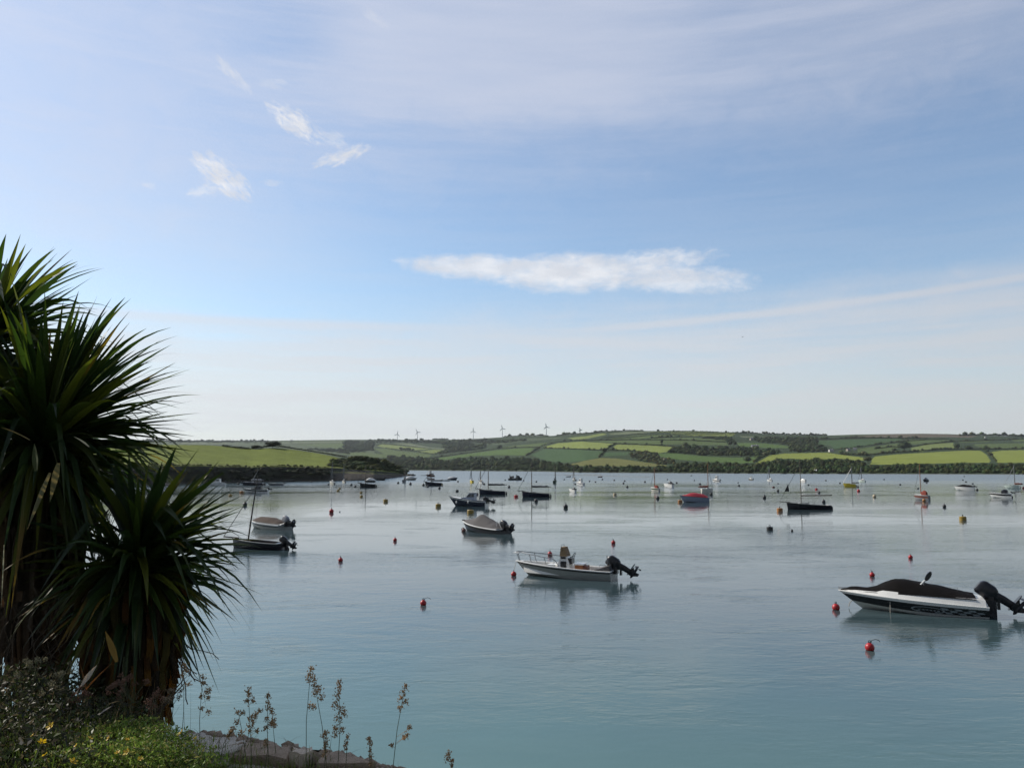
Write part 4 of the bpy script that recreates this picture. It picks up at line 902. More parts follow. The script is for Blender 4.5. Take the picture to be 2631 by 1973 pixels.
# ---- generic smaller craft
def span(cx0, cx1, by, head, beam):
    d = wat((cx0 + cx1) / 2, by); w = (cx1 - cx0) * d.y / FPX; h = R(head); c, s = abs(math.cos(h)), abs(math.sin(h))
    L = (w - beam * s * .8) / max(c, .28) if c > .35 else w / max(s * .4 + c, .4) ; return d, w, max(L, 1.6)
def craft(name, label, cat, short, x0, x1, by, head=180, beam=None, kind='motor', hull=M_white, deck=M_white, stripe=None, fs=None, fb=None, top=None, group=None, mast=None, cvr=None, wheel=None, motor=True, well=None, sail=None, bowsprit=0, boom=.5, sp=None, sm=.6, r=None, bottom=None, rake=None, jib=None, dodger=None, open_=False, lean=0.0, stayon=True, roof=None):
    """head: direction of the bow in degrees, 180 = left, 0 = right, 90 = away, 270 = towards the camera"""
    d = wat((x0 + x1) / 2, by); w = (x1 - x0) * d.y / FPX; h = R(head); c, s = abs(math.cos(h)), abs(math.sin(h))
    rk = rake if rake is not None else (.12 if kind == 'sail' else .16)
    if beam: L = max(w - beam * s * .7, w * .3) / max(c, .3) / (1 + rk); Bm = beam
    else: L = w / ((1 + rk) * c + .85 * s / 2.7); Bm = L / 2.7
    L = max(L, 1.2); k = d.y / FPX
    ms = min(max(L / 5, .5), 1.6)
    fs_ = (fs * k) if fs else .42 * ms; fb_ = (fb * k) if fb else .68 * ms
    ctr = Vector((math.cos(h), math.sin(h), 0)) * L * .5; e = boat(name, label, cat, d - ctr + Vector((0, Bm * .3 * c, 0)), h, short, ((x0 + x1) / 2, by), group)
    P = hullfn(L, Bm, fs_, fb_, .15, rk * L, kind, .86, 1.6)
    bands = ((1.0, 0),) if not stripe else ((.45, 0), (.8, 1), (1.0, 0)); make_hull(P, e, [hull, stripe or hull, bottom or hull], bands, bottom=2 if bottom else 0, nst=14)
    wl = well or ((.05, .5) if (open_ or kind == 'sail') else None)
    make_deck(P, e, deck, wl, fs_ * (.62 if kind == 'sail' else .4), M_interior, Bm * (.17 if kind == 'sail' else .12), camber=.06 * ms); gunwale(P, e, deck if hull is not deck else M_rubber, .03 * ms)
    zt = (by - top) * k if top else None
    if cvr:
        hh = (zt - fs_) if zt else .5; cover(P, e, cvr, [(.05, hh * .3), (.2, hh * .75), (.55, hh), (.68, hh * .8), (.85, hh * .25), (.95, 0.03)], .05, .95, over=-.02, lift=.02, pw=2.3, width=.92)
    if wheel:
        x = L * .5; hh = zt if zt else 1.5; a0 = fs_ * .8; hm = (hh - a0)
        cabin(P, e, [(L * .30, a0), (L * .82, a0 + hm * .1), (L * .74, a0 + hm * .38), (L * .62, a0 + hm * .42), (L * .52, a0 + hm * .95), (L * .32, a0 + hm * .95)], wheel, .75, .6, .45,
              windows=([(L * .36, a0 + hm * .5), (L * .58, a0 + hm * .5), (L * .51, a0 + hm * .85), (L * .36, a0 + hm * .85)],), name='wheelhouse')
        b = MB(); b.box((L * .42, 0, a0 + hm * .97), (L * .25, Bm * .62, .05)); mk('cabin_roof', b, roof or M_white, e)
    if dodger:
        b = MB(); hh = (zt - fs_) if zt else .7; rr = []
        for i in range(7):
            t = i / 6; rr.append([(L * (.18 + .32 * t), Bm * .36 * math.cos(a), fs_ + hh * math.sin(a) * (0.75 + .25 * math.sin(math.pi * t))) for a in [j * math.pi / 8 for j in range(9)]])
        b.loft(rr, closed=False, cap=False); b.add(rr[0], [tuple(range(9))]); b.add(rr[-1], [tuple(range(9))[::-1]]); mk('canopy', b, dodger, e, True, 40)
    if kind == 'sail':
        a0 = fs_; cabin(P, e, [(L * .5, a0 - .05), (L * .80, a0 + .02), (L * .74, a0 + .28 * ms), (L * .52, a0 + .32 * ms)], deck, .6, .5, .6, windows=([(L * .56, a0 + .12 * ms), (L * .70, a0 + .12 * ms), (L * .69, a0 + .2 * ms), (L * .56, a0 + .22 * ms)],))
        b = MB(); b.loft([[(-.02, q, z) for q, z in ((-.02, -.3), (.02, -.3), (.02, fs_), (-.02, fs_))], [(-.28 * ms, q, z) for q, z in ((-.02, -.3), (.02, -.3), (.02, fs_ * .6), (-.02, fs_ * .6))]]); mk('rudder', b, M_dark, e, False)
    if mast:
        rig(P, e, (by - mast) * k - P.zs(sm), sm, lean, boom=boom * L if boom else None, sail=sail, bowsprit=bowsprit * k, sparm=sp or M_alu, r=r or max(.045, k * 1.0), jib=jib, boomz=(.95 if bowsprit > 8 else .5) * ms, stay=1 if stayon else False, crutch=bool(sail))
    if motor: outboard(e, 0, fs_ + .12, .8 * ms if not isinstance(motor, float) else motor, 58)
    return e, P

GS = 'dark-hulled sloops with bowsprits'
e, P = craft('sailing_boat', 'dark gaff sloop at right with grey spars and a black pennant on its forestay', 'sailing boat', 'pennant-flying dark sloop', 2027, 2138, 1309, 178, 1.7, 'sail', M_dark, M_dirty, fs=10.5, fb=17.5, mast=1181, boom=.72, sp=M_spar, sm=.68, bowsprit=18, motor=False, rake=.02, jib=(.24, .42, .62), bottom=M_weedband)
e, P = craft('sailing_boat', 'dark sloop with black furled sail on its boom, left one of the central pair', 'sailing boat', 'left central dark sloop', 1231, 1300, 1270.5, 178, 1.9, 'sail', M_navy, M_dirty, fs=8.5, fb=13.5, mast=1188, boom=.72, sp=M_spar, sail=M_black, sm=.67, bowsprit=10, motor=False, rake=.02, bottom=M_weedband)
e, P = craft('sailing_boat', 'dark sloop with black furled sail, right one of the central pair, beside the red buoy', 'sailing boat', 'right central dark sloop', 1342, 1414, 1277, 178, 1.9, 'sail', M_navy, M_dirty, fs=9, fb=14.5, mast=1186, boom=.72, sp=M_spar, sail=M_black, sm=.67, bowsprit=11, motor=False, rake=.02, bottom=M_weedband)
craft('sailing_boat', 'small dark sailing boat off the headland beach with two yellow buoys in front', 'sailing boat', 'dark beach sailing boat', 924, 966, 1252.5, 178, None, 'sail', M_dark, M_dark, mast=1193, boom=None, sp=M_spar, sm=.66, bowsprit=6, motor=False, rake=.03, fs=8, fb=11)
craft('sailing_boat', 'dark sailing boat with faint mast surrounded by dark buoys left of centre', 'sailing boat', 'dark buoy-ringed sailing boat', 1092, 1136, 1247.8, 178, None, 'sail', M_navy, M_navy, mast=1207, boom=None, sp=M_spar, sm=.66, bowsprit=4, motor=False, rake=.03, fs=7, fb=10)
craft('sailing_boat', 'small white sailing boat left one of the two under the headland cliff', 'sailing boat', 'left cliffside white sailing boat', 842, 865, 1245.3, 130, None, 'sail', M_cream, M_white, mast=1186, boom=.3, sp=M_alu, motor=False, fs=7, fb=9)
craft('sailing_boat', 'small white sailing boat with dark cockpit, right one of two under the headland cliff', 'sailing boat', 'right cliffside white sailing boat', 876, 891, 1241.5, 130, None, 'sail', M_cream, M_dark, mast=1192, boom=.3, sp=M_alu, motor=False, fs=6, fb=8)
craft('sailing_boat', 'grey sailing boat seen from astern off the headland tip', 'sailing boat', 'stern-on grey sailing boat', 1034, 1045, 1240, 85, None, 'sail', M_grey, M_grey, mast=1200, boom=.3, sp=M_spar, motor=False, fs=7, fb=8)
craft('sailing_boat', 'yellow-hulled sailing boat seen end on near the middle of the channel', 'sailing boat', 'central yellow sailing boat', 1204, 1219, 1240.5, 115, None, 'sail', M_yellow, M_white, mast=1200, boom=.3, sp=M_alu, motor=False, fs=6, fb=8)
craft('sailing_boat', 'small white sailing boat right of the central yellow one', 'sailing boat', 'white boat next to yellow', 1227, 1244, 1243, 125, None, 'sail', M_white, M_dirty, mast=1205, boom=.4, sp=M_spar, motor=False, fs=5, fb=8)
craft('sailing_boat', 'dark green sailing boat seen from astern right of the central pair', 'sailing boat', 'dark green sailing boat', 1419, 1433, 1242.5, 80, None, 'sail', M_green, M_green, mast=1195, boom=.3, sp=M_spar, sail=M_black, motor=False, fs=7, fb=9)
craft('sailing_boat', 'tiny grey-white sailing boat left of the white motor cruiser', 'sailing boat', 'tiny boat beside cruiser', 1469, 1482, 1235.5, 110, None, 'sail', M_dirty, M_white, mast=1194, boom=.3, sp=M_spar, motor=False, fs=4, fb=6)
craft('sailing_boat', 'white sailing boat with green bottom and brick-red sail cover right of centre', 'sailing boat', 'green-bottomed sailing boat', 1672, 1697, 1262, 130, None, 'sail', M_cream, M_white, mast=1201, boom=.5, sp=M_wood, sail=M_brcanvas, motor=False, bottom=M_green, stripe=M_green, fs=8, fb=10, top=1248, dodger=M_brcanvas)
craft('sailing_boat', 'cream sailing boat with brown boom cover behind the red-covered speedboat', 'sailing boat', 'cream brown-boomed sailing boat', 1800, 1834, 1269, 12, None, 'sail', M_cream, M_white, mast=1191, boom=.85, sp=M_wood, sail=M_brcanvas, sm=.62, motor=False, rake=.0, fs=13, fb=15)
craft('sailing_boat', 'bright yellow sailing boat at right with thin mast', 'sailing boat', 'right-hand yellow sailing boat', 2170, 2202, 1251.6, 160, None, 'sail', M_yellow, M_yellow, mast=1198, boom=.6, sp=M_alu, motor=False, fs=8, fb=10, sm=.35)
craft('sailing_boat', 'pale blue-white sailing boat farther out beside the yellow one', 'sailing boat', 'pale blue sailing boat', 2208, 2224, 1239.3, 125, None, 'sail', M_palegr, M_white, mast=1198, boom=.4, sp=M_alu, motor=False, fs=5, fb=6)
craft('sailing_boat', 'grey and white sailing boat with brick-red dodger at right, long mast reflection', 'sailing boat', 'red-dodger sailing boat', 2355, 2388, 1284.5, 125, None, 'sail', M_grey, M_white, mast=1193, boom=.4, sp=M_wood, sail=M_brcanvas, motor=False, fs=12, fb=14, dodger=M_brcanvas, top=1260, stripe=M_brown)
craft('sailing_boat', 'pale green-white sailing boat at the right edge behind the striped motor boat', 'sailing boat', 'pale green sailing boat', 2587, 2621, 1255.3, 140, None, 'sail', M_palegr, M_palegr, mast=1194, boom=.6, sp=M_alu, sail=M_brown, sm=.35, motor=False, fs=8, fb=9)
craft('sailing_boat', 'tiny white sailing boat far out with thin mast, behind the pennant sloop bow', 'sailing boat', 'tiny far white sailing boat', 1972, 1985, 1237, 125, None, 'sail', M_white, M_dark, mast=1200, boom=.4, sp=M_alu, motor=False, fs=4, fb=6)
craft('sailing_boat', 'dark sailing boat with leaning spars under the cliff behind the palm', 'sailing boat', 'dark spar-leaning boat', 620, 678, 1246.5, 180, 2.6, 'sail', M_navy, M_grey, mast=1208, boom=.6, sp=M_alu, sail=M_grey, motor=False, fs=6, fb=9, lean=-.55, stayon=False)
craft('sailing_boat', 'red-brown sailing boat with low masts beyond the headland tip', 'sailing boat', 'red-brown far boat', 1096, 1117, 1224.8, 180, None, 'sail', M_brown, M_brown, mast=1207, boom=.5, sp=M_spar, motor=False, fs=5, fb=6)

craft('speedboat', 'blue-grey speedboat with bright red cover right of centre', 'speedboat', 'red-covered speedboat', 1754, 1828, 1290.5, 176, 1.9, 'motor', M_blue, M_blue, cvr=M_rcanvas, fs=12, fb=17, top=1268, motor=False, stripe=None)
craft('motor_boat', 'white motor boat with dark canopy just right of the green-bottomed sailing boat', 'motor boat', 'dark-canopied white boat', 1706, 1732, 1251.8, 125, None, 'motor', M_white, M_white, dodger=M_black, top=1236, fs=8, fb=10)
craft('motor_boat', 'white motor cruiser with radar dome and flying bridge left of centre right', 'motor boat', 'white radar cruiser', 1479, 1504, 1246.8, 125, None, 'motor', M_white, M_white, wheel=M_white, top=1229, fs=6, fb=9, stripe=M_grey, motor=False)
craft('motor_boat', 'small open white boat with dark canopy in front of the motor cruiser', 'motor boat', 'small dark-topped open boat', 1461, 1482, 1264, 125, None, 'motor', M_white, M_cream, dodger=M_black, top=1252, fs=6, fb=8)
craft('motor_boat', 'white motor boat with dark cover strips, second from the right edge', 'motor boat', 'low white motor boat', 2461, 2505, 1260, 140, None, 'motor', M_white, M_white, cvr=M_bcanvas, top=1245.5, fs=9, fb=11)
craft('motor_boat', 'white motor boat with black stripe and black canopy at the right edge', 'motor boat', 'black-canopied striped boat', 2552, 2601, 1278.7, 140, None, 'motor', M_white, M_white, stripe=M_black, dodger=M_black, top=1257, fs=11, fb=13)
craft('motor_boat', 'small dark motor boat far out behind the red-dodger mast', 'motor boat', 'small far dark boat', 2371, 2389, 1237.3, 200, None, 'motor', M_dark, M_white, cvr=M_grey, top=1227, fs=4, fb=6)
craft('motor_boat', 'white motor boat with hard top and dark windows just right of the cream sailing boat', 'motor boat', 'white hard-top boat', 1831, 1852, 1238.3, 125, None, 'motor', M_white, M_white, wheel=M_white, top=1222.5, fs=5, fb=7, stripe=M_black)
craft('motor_boat', 'tiny white boat with dark hull patch in open water toward the far wood', 'motor boat', 'tiny half-dark boat', 1924, 1936, 1233.8, 125, None, 'motor', M_dirty, M_white, wheel=M_white, top=1224, fs=3.5, fb=5, bottom=M_dark, stripe=M_dark)
craft('motor_boat', 'small round white boat directly behind the pennant sloop mast', 'motor boat', 'round boat behind pennant mast', 2057, 2071, 1239.6, 125, None, 'motor', M_white, M_white, cvr=M_white, top=1230, fs=5, fb=6)
craft('motor_boat', 'white cabin boat moored under the cliff, its wheelhouse facing right', 'motor boat', 'cliffside white cabin boat', 773, 813, 1235.5, 180, None, 'motor', M_white, M_white, wheel=M_white, top=1222, fs=6, fb=8)
craft('motor_boat', 'white wheelhouse boat seen between palm leaves', 'motor boat', 'wheelhouse boat in palm leaves', 532, 581, 1247.5, 180, None, 'motor', M_white, M_white, wheel=M_white, top=1230, fs=7, fb=10)
craft('motor_boat', 'pale boat mostly hidden behind the palm crown', 'motor boat', 'pale palm-hidden boat', 403, 444, 1255.5, 180, None, 'motor', M_white, M_white, cvr=M_canvas, top=1242, fs=7, fb=9)
craft('motor_boat', 'white inflatable-style launch with dark outboards and orange buoy at its bow', 'motor boat', 'white launch with outboards', 626, 692, 1266, 180, None, 'motor', M_white, M_white, stripe=M_black, dodger=None, fs=8, fb=11, open_=True, wheel=M_dark, top=1248, roof=M_dark)
craft('motor_boat', 'low grey dinghy with pale deck right of the spar-leaning boat', 'motor boat', 'low grey dinghy', 688, 731, 1247.3, 180, None, 'motor', M_grey, M_dirty, open_=True, fs=5, fb=7)
craft('motor_boat', 'dark open boat drawn up at the foot of the cliff', 'motor boat', 'dark cliff-foot boat', 728, 756, 1237.8, 0, None, 'motor', M_dark, M_dirty, open_=True, fs=4, fb=6, motor=False)
craft('motor_boat', 'boat with white cover behind the dark beach sailing boat', 'motor boat', 'white-covered beach boat', 937, 966, 1238.8, 180, None, 'motor', M_dark, M_dark, cvr=M_white, top=1228, fs=4, fb=5, motor=False)
craft('motor_boat', 'black boat at the water edge of the headland beach', 'motor boat', 'black beach-edge boat', 965, 990, 1234.2, 10, None, 'motor', M_dark, M_black, open_=True, fs=5, fb=8, motor=False)
craft('motor_boat', 'grey-white motor boat off the headland tip, bow to the right', 'motor boat', 'headland-tip white boat', 1040, 1069, 1233.5, 0, None, 'motor', M_dirty, M_white, cvr=M_white, top=1223, fs=4, fb=6)
craft('motor_boat', 'white boat with red bottom behind the dark buoy-ringed sailing boat', 'motor boat', 'red-bottomed white boat', 1097, 1118, 1233.8, 180, None, 'motor', M_white, M_dark, bottom=M_brown, stripe=M_brown, fs=5, fb=7, motor=False)
craft('raft', 'long low dark raft touching the white dinghy left of centre', 'raft', 'low dark raft', 1107, 1137, 1236, 0, 1.5, 'motor', M_dark, M_dark, fs=2.5, fb=3, motor=False, rake=0)
craft('dinghy', 'low white dinghy tied behind the dark-blue speedboat', 'dinghy', 'low white dinghy', 1135, 1157, 1236, 0, None, 'motor', M_white, M_white, open_=True, fs=2.5, fb=5)
craft('motor_boat', 'dark blue speedboat with white deck left of the central yellow sailing boat', 'motor boat', 'dark-blue white-decked boat', 1148, 1174, 1233.5, 2, None, 'motor', M_navy, M_white, cvr=M_white, top=1225, fs=4, fb=7, motor=False)
craft('dinghy', 'tiny dark dinghy beside the sandbar', 'dinghy', 'tiny dark sandbar dinghy', 1453, 1467, 1225.6, 0, None, 'motor', M_dark, M_dark, open_=True, fs=1.5, fb=3, motor=False)
craft('dinghy', 'small rust-red dinghy beside the sandbar', 'dinghy', 'rust-red sandbar dinghy', 1535, 1548, 1226.5, 0, None, 'motor', M_brown, M_brown, open_=True, fs=2, fb=3.5, motor=False)
e, P = craft('work_boat', 'black work boat with domed dark shelter and pale gear in mid-channel', 'work boat', 'dark domed work boat', 1305, 1341, 1233.5, 0, 3.0, 'motor', M_black, M_black, fs=4, fb=6, motor=False, rake=.03, well=(.05, .95))
k = e.location.y / FPX; b = MB(); b.ball((P.L * .72, 0, 5 * k), 6.2 * k, sq=(1, .7, 1.15), nu=16); mk('shelter', b, M_black, e)
b = MB(); b.box((P.L * .63, -1.3, 8 * k), (.5, .1, 11 * k)); mk('post', b, M_dirty, e)
b = MB(); b.ball((P.L * .2, 0, 7 * k), 3.4 * k, sq=(1.1, .8, 1)); b.ball((P.L * .36, .4, 8 * k), 3.0 * k, sq=(.9, .8, 1.1)); b.box((P.L * .13, 0, 11 * k), (1.2 * k, 1.2 * k, 6 * k)); mk('gear', b, M_canvas, e)

# rocks at the headland tip
M_rock = mat('dark_rock', (0.05, 0.048, 0.042), .9, var=.3, scale=1.5, bump=.1)
def rock(name, label, c, s, m, seed=0, cat='rock', group=None, sub=3, flat=1.0):
    v, f = ico(sub); d = np.array([mnoise.fractal(Vector(p * 1.3 + seed * 5.3), 1, 2, 4) for p in v]); v = v * (1 + .45 * d[:, None]); v[:, 2] = np.clip(v[:, 2], -.6, .62 * flat)
    o = mesh_np(name, v * np.array(s), f, m); o.location = c; tag(o, label, cat, group); return o
w_ = wat(1054, 1222.5); rock('rock', 'dark rock standing off the tip of the left headland', w_, (2.2, 2.5, 2.0), M_rock, 1)
w_ = wat(1062, 1222.5); rock('rock', 'lower dark rock right of the headland-tip rock', w_, (1.6, 2, 1.2), M_rock, 2)
w_ = wat(1089, 1221.8); rock('rock', 'tiny flat rock awash left of the red-brown far boat', w_, (2.0, 2, .5), M_rock, 3)

# ------------------------------------------------------------------ mooring buoys
BU = [ # px, py(water), size px, colour, shape b(all) d(rum)
 (621, 1267, 10, 'orange', 'd'), (592, 1275, 9, 'yellow', 'd'), (629.5, 1299, 11, 'black', 'b'), (680, 1246, 6, 'black', 'd'), (612, 1244.5, 6, 'black', 'b'), (799.5, 1240, 5, 'black', 'b'), (844, 1246, 5, 'black', 'b'), (902.6, 1247.4, 6, 'black', 'b'), (913, 1251.5, 6, 'black', 'b'),
 (873, 1256.5, 6, 'yellow', 'd'), (869, 1262, 7, 'yellow', 'd'), (928, 1267, 7, 'yellow', 'd'), (928.5, 1277, 8, 'yellow', 'd'), (991, 1289, 12, 'yellow', 'd'), (1126, 1302, 14, 'yellow', 'd'), (851.6, 1317, 12, 'red', 'b'), (872.8, 1315, 4, 'white', 'b'), (1015, 1390, 10, 'red', 'b'), (875, 1442, 12, 'red', 'b'), (1087.6, 1554, 16, 'red', 'b'),
 (1023, 1242.5, 6, 'black', 'b'), (1054.5, 1245, 7, 'black', 'b'), (1088, 1248, 7, 'black', 'b'), (1099, 1252, 7, 'black', 'b'), (1129, 1256, 7, 'black', 'b'), (491, 1500, 12, 'brown', 'b'),
 (1176.6, 1238.5, 5, 'black', 'b'), (1174.6, 1263, 8, 'black', 'd'), (1224.8, 1271.5, 9, 'brown', 'd'), (1244, 1245.3, 5.5, 'black', 'b'), (1308, 1253, 7, 'black', 'b'), (1298, 1234.3, 4, 'black', 'b'), (1345.5, 1235.8, 4, 'black', 'b'), (1326, 1277.5, 10, 'red', 'd'), (1377.5, 1289, 10, 'black', 'b'), (1378, 1238.8, 5, 'black', 'b'), (1209, 1319, 17, 'yellow', 'd'), (1453.5, 1305, 12, 'black', 'b'), (1449.7, 1233.3, 4, 'black', 'b'),
 (1576, 1397, 11, 'red', 'b'), (1413, 1426.5, 12, 'red', 'b'), (1320, 1479, 14, 'red', 'b'), (1192, 1366, 11, 'brown', 'b'),
 (1477.8, 1245, 4.5, 'black', 'b'), (1514.8, 1237.5, 4.5, 'black', 'b'), (1530, 1239.5, 4.5, 'black', 'b'), (1547.6, 1233, 4.5, 'black', 'b'), (1578, 1235, 4.5, 'black', 'b'), (1605, 1237, 4.5, 'black', 'b'), (1602, 1243, 5, 'black', 'b'), (1611.6, 1252.5, 6, 'black', 'b'), (1657, 1239.5, 5, 'black', 'b'), (1580, 1272, 9, 'cream', 'd'), (1690, 1282, 9, 'black', 'b'), (1747.4, 1291, 12, 'orange', 'd'), (1738.5, 1242, 5, 'black', 'b'), (1714.7, 1233, 3.5, 'black', 'b'), (1776, 1223, 3.5, 'black', 'b'), (1784, 1235.3, 3.5, 'black', 'b'), (1798.6, 1245, 6, 'black', 'd'),
 (1827.6, 1271.5, 8, 'black', 'b'), (1896.5, 1240.6, 3.5, 'black', 'b'), (1898.7, 1249, 6, 'black', 'd'), (1987.4, 1253, 6, 'brown', 'd'), (1999, 1262.5, 6.5, 'black', 'b'), (1964.3, 1280, 9, 'black', 'b'), (1999, 1243.4, 3.5, 'black', 'b'), (2077, 1247, 4.5, 'black', 'b'), (2098, 1258.3, 6.5, 'red', 'd'), (2104.7, 1267.5, 6.5, 'black', 'b'), (2116.6, 1291, 9, 'black', 'b'), (2122, 1235.5, 4, 'black', 'b'), (2158, 1242.3, 4.5, 'black', 'b'), (2204.5, 1252.3, 5, 'black', 'b'), (2206, 1263, 7.5, 'red', 'b'), (2246.8, 1277.5, 9, 'cream', 'b'), (2271.5, 1233, 4, 'black', 'b'),
 (2003.5, 1313.5, 15, 'orange', 'd'), (1978, 1362, 16, 'black', 'd'), (2035, 1365, 6, 'black', 'b'), (2339.6, 1434.5, 11, 'red', 'b'), (2241, 1480.5, 13, 'red', 'b'), (2148, 1566, 19, 'red', 'b'), (2235, 1670, 23, 'red', 'b'), (2474, 1336, 17, 'yellow', 'd'), (2426.6, 1303, 9, 'black', 'b'),
 (2312.8, 1246.3, 5, 'black', 'b'), (2358.6, 1256.2, 5, 'black', 'b'), (2381, 1241.5, 4, 'black', 'b'), (2374.4, 1288, 9, 'orange', 'b'), (2477.6, 1225, 3, 'black', 'b'), (2474, 1234.5, 4, 'black', 'b'), (2481.8, 1239.3, 4.5, 'black', 'b'), (2499.3, 1244.3, 4.5, 'black', 'b'), (2510.7, 1260, 6, 'black', 'b'), (2599.3, 1279, 7, 'black', 'b'), (2629.8, 1255.5, 6, 'red', 'b'),
]
BUOY['brown'] = paint('buoy_brown', (0.12, 0.035, 0.03), .5, .3)
used = set(); CW = {'black': 'black', 'red': 'red', 'yellow': 'yellow', 'orange': 'orange-yellow', 'white': 'white', 'cream': 'cream-sided', 'brown': 'dark red-brown'}
def buoy_label(x, y, s, c, sh):
    size = 'large' if s >= 14 else 'small' if s >= 7 else 'tiny'; shp = 'drum buoy' if sh == 'd' else 'round buoy'
    rr = sorted(BOATS, key=lambda b_: math.hypot(b_[1] - x, (b_[2] - y) * 2.5))
    def rel(b_):
        dx, dy = x - b_[1], (y - b_[2]) * 2.5
        if abs(dx) > abs(dy): q = 'left of' if dx < 0 else 'right of'
        else: q = 'behind' if dy < 0 else 'in front of'
        return f"{'' if math.hypot(dx, dy) > 90 else 'close '}{q} the {b_[0]}"
    l1 = f"{size} {CW[c]} {shp} {rel(rr[0])}"
    for extra in [''] + [', ' + rel(b_) for b_ in rr[1:9]]:
        l = (l1 + extra)
        if l not in used and len(l.split()) <= 16: used.add(l); return l
    return l1
BL = [buoy_label(*q) for q in BU]
for l in set(BL):
    ix = sorted([i for i, q in enumerate(BL) if q == l], key=lambda i: BU[i][0])
    if len(ix) == 2:
        for i, w_ in zip(ix, ('left-hand ', 'right-hand ')): BL[i] = ' '.join((w_ + l).replace(' drum buoy', ' drum').replace(' round buoy', ' buoy').split()[:16])
for bi, (x, y, s, c, sh) in enumerate(BU):
    w_ = wat(x, y); k = w_.y / FPX; r_ = s * k / 2; dist = w_.y
    e = empty('mooring_buoy', w_, random.uniform(0, 6)); tag(e, BL[bi], 'buoy', 'mooring buoys scattered across the anchorage')
    b = MB(); mats_ = [BUOY[c], M_weedband]
    if sh == 'b':
        nv = 10 if dist < 90 else 7
        rings = []
        for j in range(nv + 1):
            t = math.pi * (j + .3) / (nv + .6); rings.append([(r_ * math.sin(t) * math.cos(a), r_ * math.sin(t) * math.sin(a), r_ * .62 - r_ * 1.0 * math.cos(t)) for a in [q * 2 * math.pi / 14 for q in range(14)]])
        b.loft(rings)
        for i, f in enumerate(b.f):
            if sum(b.v[q][2] for q in f) / len(f) < r_ * .12: b.m[i] = 1
        topz = r_ * 1.6
    else:
        rings = [[(r_ * q * math.cos(a), r_ * q * math.sin(a), z * r_) for a in [j * 2 * math.pi / 14 for j in range(14)]] for q, z in ((.8, -.6), (1, -.45), (1, .95), (.86, 1.1), (.3, 1.14))]
        b.loft(rings)
        for i, f in enumerate(b.f):
            if sum(b.v[q][2] for q in f) / len(f) < r_ * .1: b.m[i] = 1
        topz = r_ * 1.15
    mk('float', b, mats_, e)
    if s >= 6:
        b = MB(); q_ = r_ * .28; b.tube([(q_ * math.sin(a), 0, topz + q_ * .7 - q_ * math.cos(a)) for a in [i * math.pi / 5 for i in range(11)]], r_ * .08, 5); b.tube([(0, 0, topz - r_ * .12), (0, 0, topz + .02)], r_ * .16, 6); mk('mooring_eye', b, M_drope, e)
    if (x, c) in ((2235, 'red'), (1087.6, 'red'), (875, 'red'), (2241, 'red'), (1576, 'red')):
        e.rotation_euler[2] = 0; b = MB(); L_ = r_ * (1.9 if x > 1000 else 1.6)
        b.tube([(0.25 * r_, 0, topz - .03), (.5 * r_, 0, topz + .5 * r_), (.5 * r_ + L_ * .45, 0, topz + .72 * r_), (.5 * r_ + L_ * .8, 0, topz + .5 * r_), (.5 * r_ + L_ * .95, 0, topz + .15 * r_)] if x in (2235, 1087.6) else [(0, 0, topz), (-.25 * r_, 0, topz + .7 * r_), (-.5 * r_, 0, topz + .95 * r_)], r_ * .07, 5); mk('pick_up_rope', b, M_drope, e)
e0, bx = MOOR_B; wb = e0.matrix_world @ bx
bpy.context.view_layer.update()
wb = e0.matrix_world @ bx; q = wat(1320, 1479); q.z = .2
o = tube_part('mooring_rope', sag(wb - Vector((0, 0, .05)), q, -.0), .012, M_rope, None, 5); tag(o, 'thin rope running from the console boat bow down to its red buoy', 'rope')

# ------------------------------------------------------------------ gull and distant bird
M_gull = mat('gull_white', (0.75, 0.75, 0.74), .7)
def bird(label, p, s, dark, name='gull'):
    b = MB(); b.loft([[(x * s, y * s, z * s) for y, z in ((-r, c), (0, c - r), (r, c), (0, c + r))] for x, r, c in ((-.24, .005, 0), (-.1, .05, 0), (.05, .065, 0), (.15, .04, .01), (.2, .035, .02), (.27, .005, .01))])
    for sd in (1, -1):
        b.add([(.08 * s, sd * .04 * s, .02 * s), (.12 * s, sd * .3 * s, .18 * s), (-.05 * s, sd * .68 * s, .10 * s), (-.05 * s, sd * .3 * s, .16 * s), (-.08 * s, sd * .04 * s, .02 * s)], [(0, 1, 3, 4), (1, 2, 3)])
    o = mk(name, b, M_dark if dark else M_gull, None); o.location = p; o.rotation_euler = (0, 0, 2.2); tag(o, label, 'bird')
bird('white gull gliding low before the far wood at right', at(2096, 1208.5, 150), 1.0, False)
bird('tiny dark bird high in the sky right of centre', at(1908, 866, 160), .6, True)

# ------------------------------------------------------------------ foreground bank
GZ = 4.30
EDGE = [(-6.0, 4.3), (-2.6, 4.2)] + [(lambda q: (q.x, q.y))(wat(x, y, GZ)) for x, y in ((300, 1872), (430, 1887), (520, 1893), (600, 1903), (690, 1914), (780, 1928), (860, 1938), (940, 1952), (1050, 1974))] + [(0.2, 3.0), (1.5, 2.4), (4.0, 1.6)]
ea = np.array(EDGE)
def edge_y(x): return np.interp(x, ea[:, 0], ea[:, 1])
def gz(x, y):
    ed = edge_y(x); o = y - ed; n = mnoise.fractal(Vector((x * 1.3, y * 1.3, 0)), 1, 2, 4)
    nf = mnoise.fractal(Vector((x * 6, y * 6, 3)), 1, 2, 3)
    z = GZ + n * .03 + nf * .012
    if o > 0: z -= min(o, .25) * 1.1 + max(o - .25, 0) * .45 + max(o - 2.2, 0) * 2.2
    return z
gx = np.concatenate([np.arange(-7, -3.2, .2), np.arange(-3.2, 1.0, .035), np.arange(1.0, 5, .25)]); gy = np.concatenate([np.arange(-3, 2.6, .3), np.arange(2.6, 5.6, .035), np.arange(5.6, 10.5, .25)])
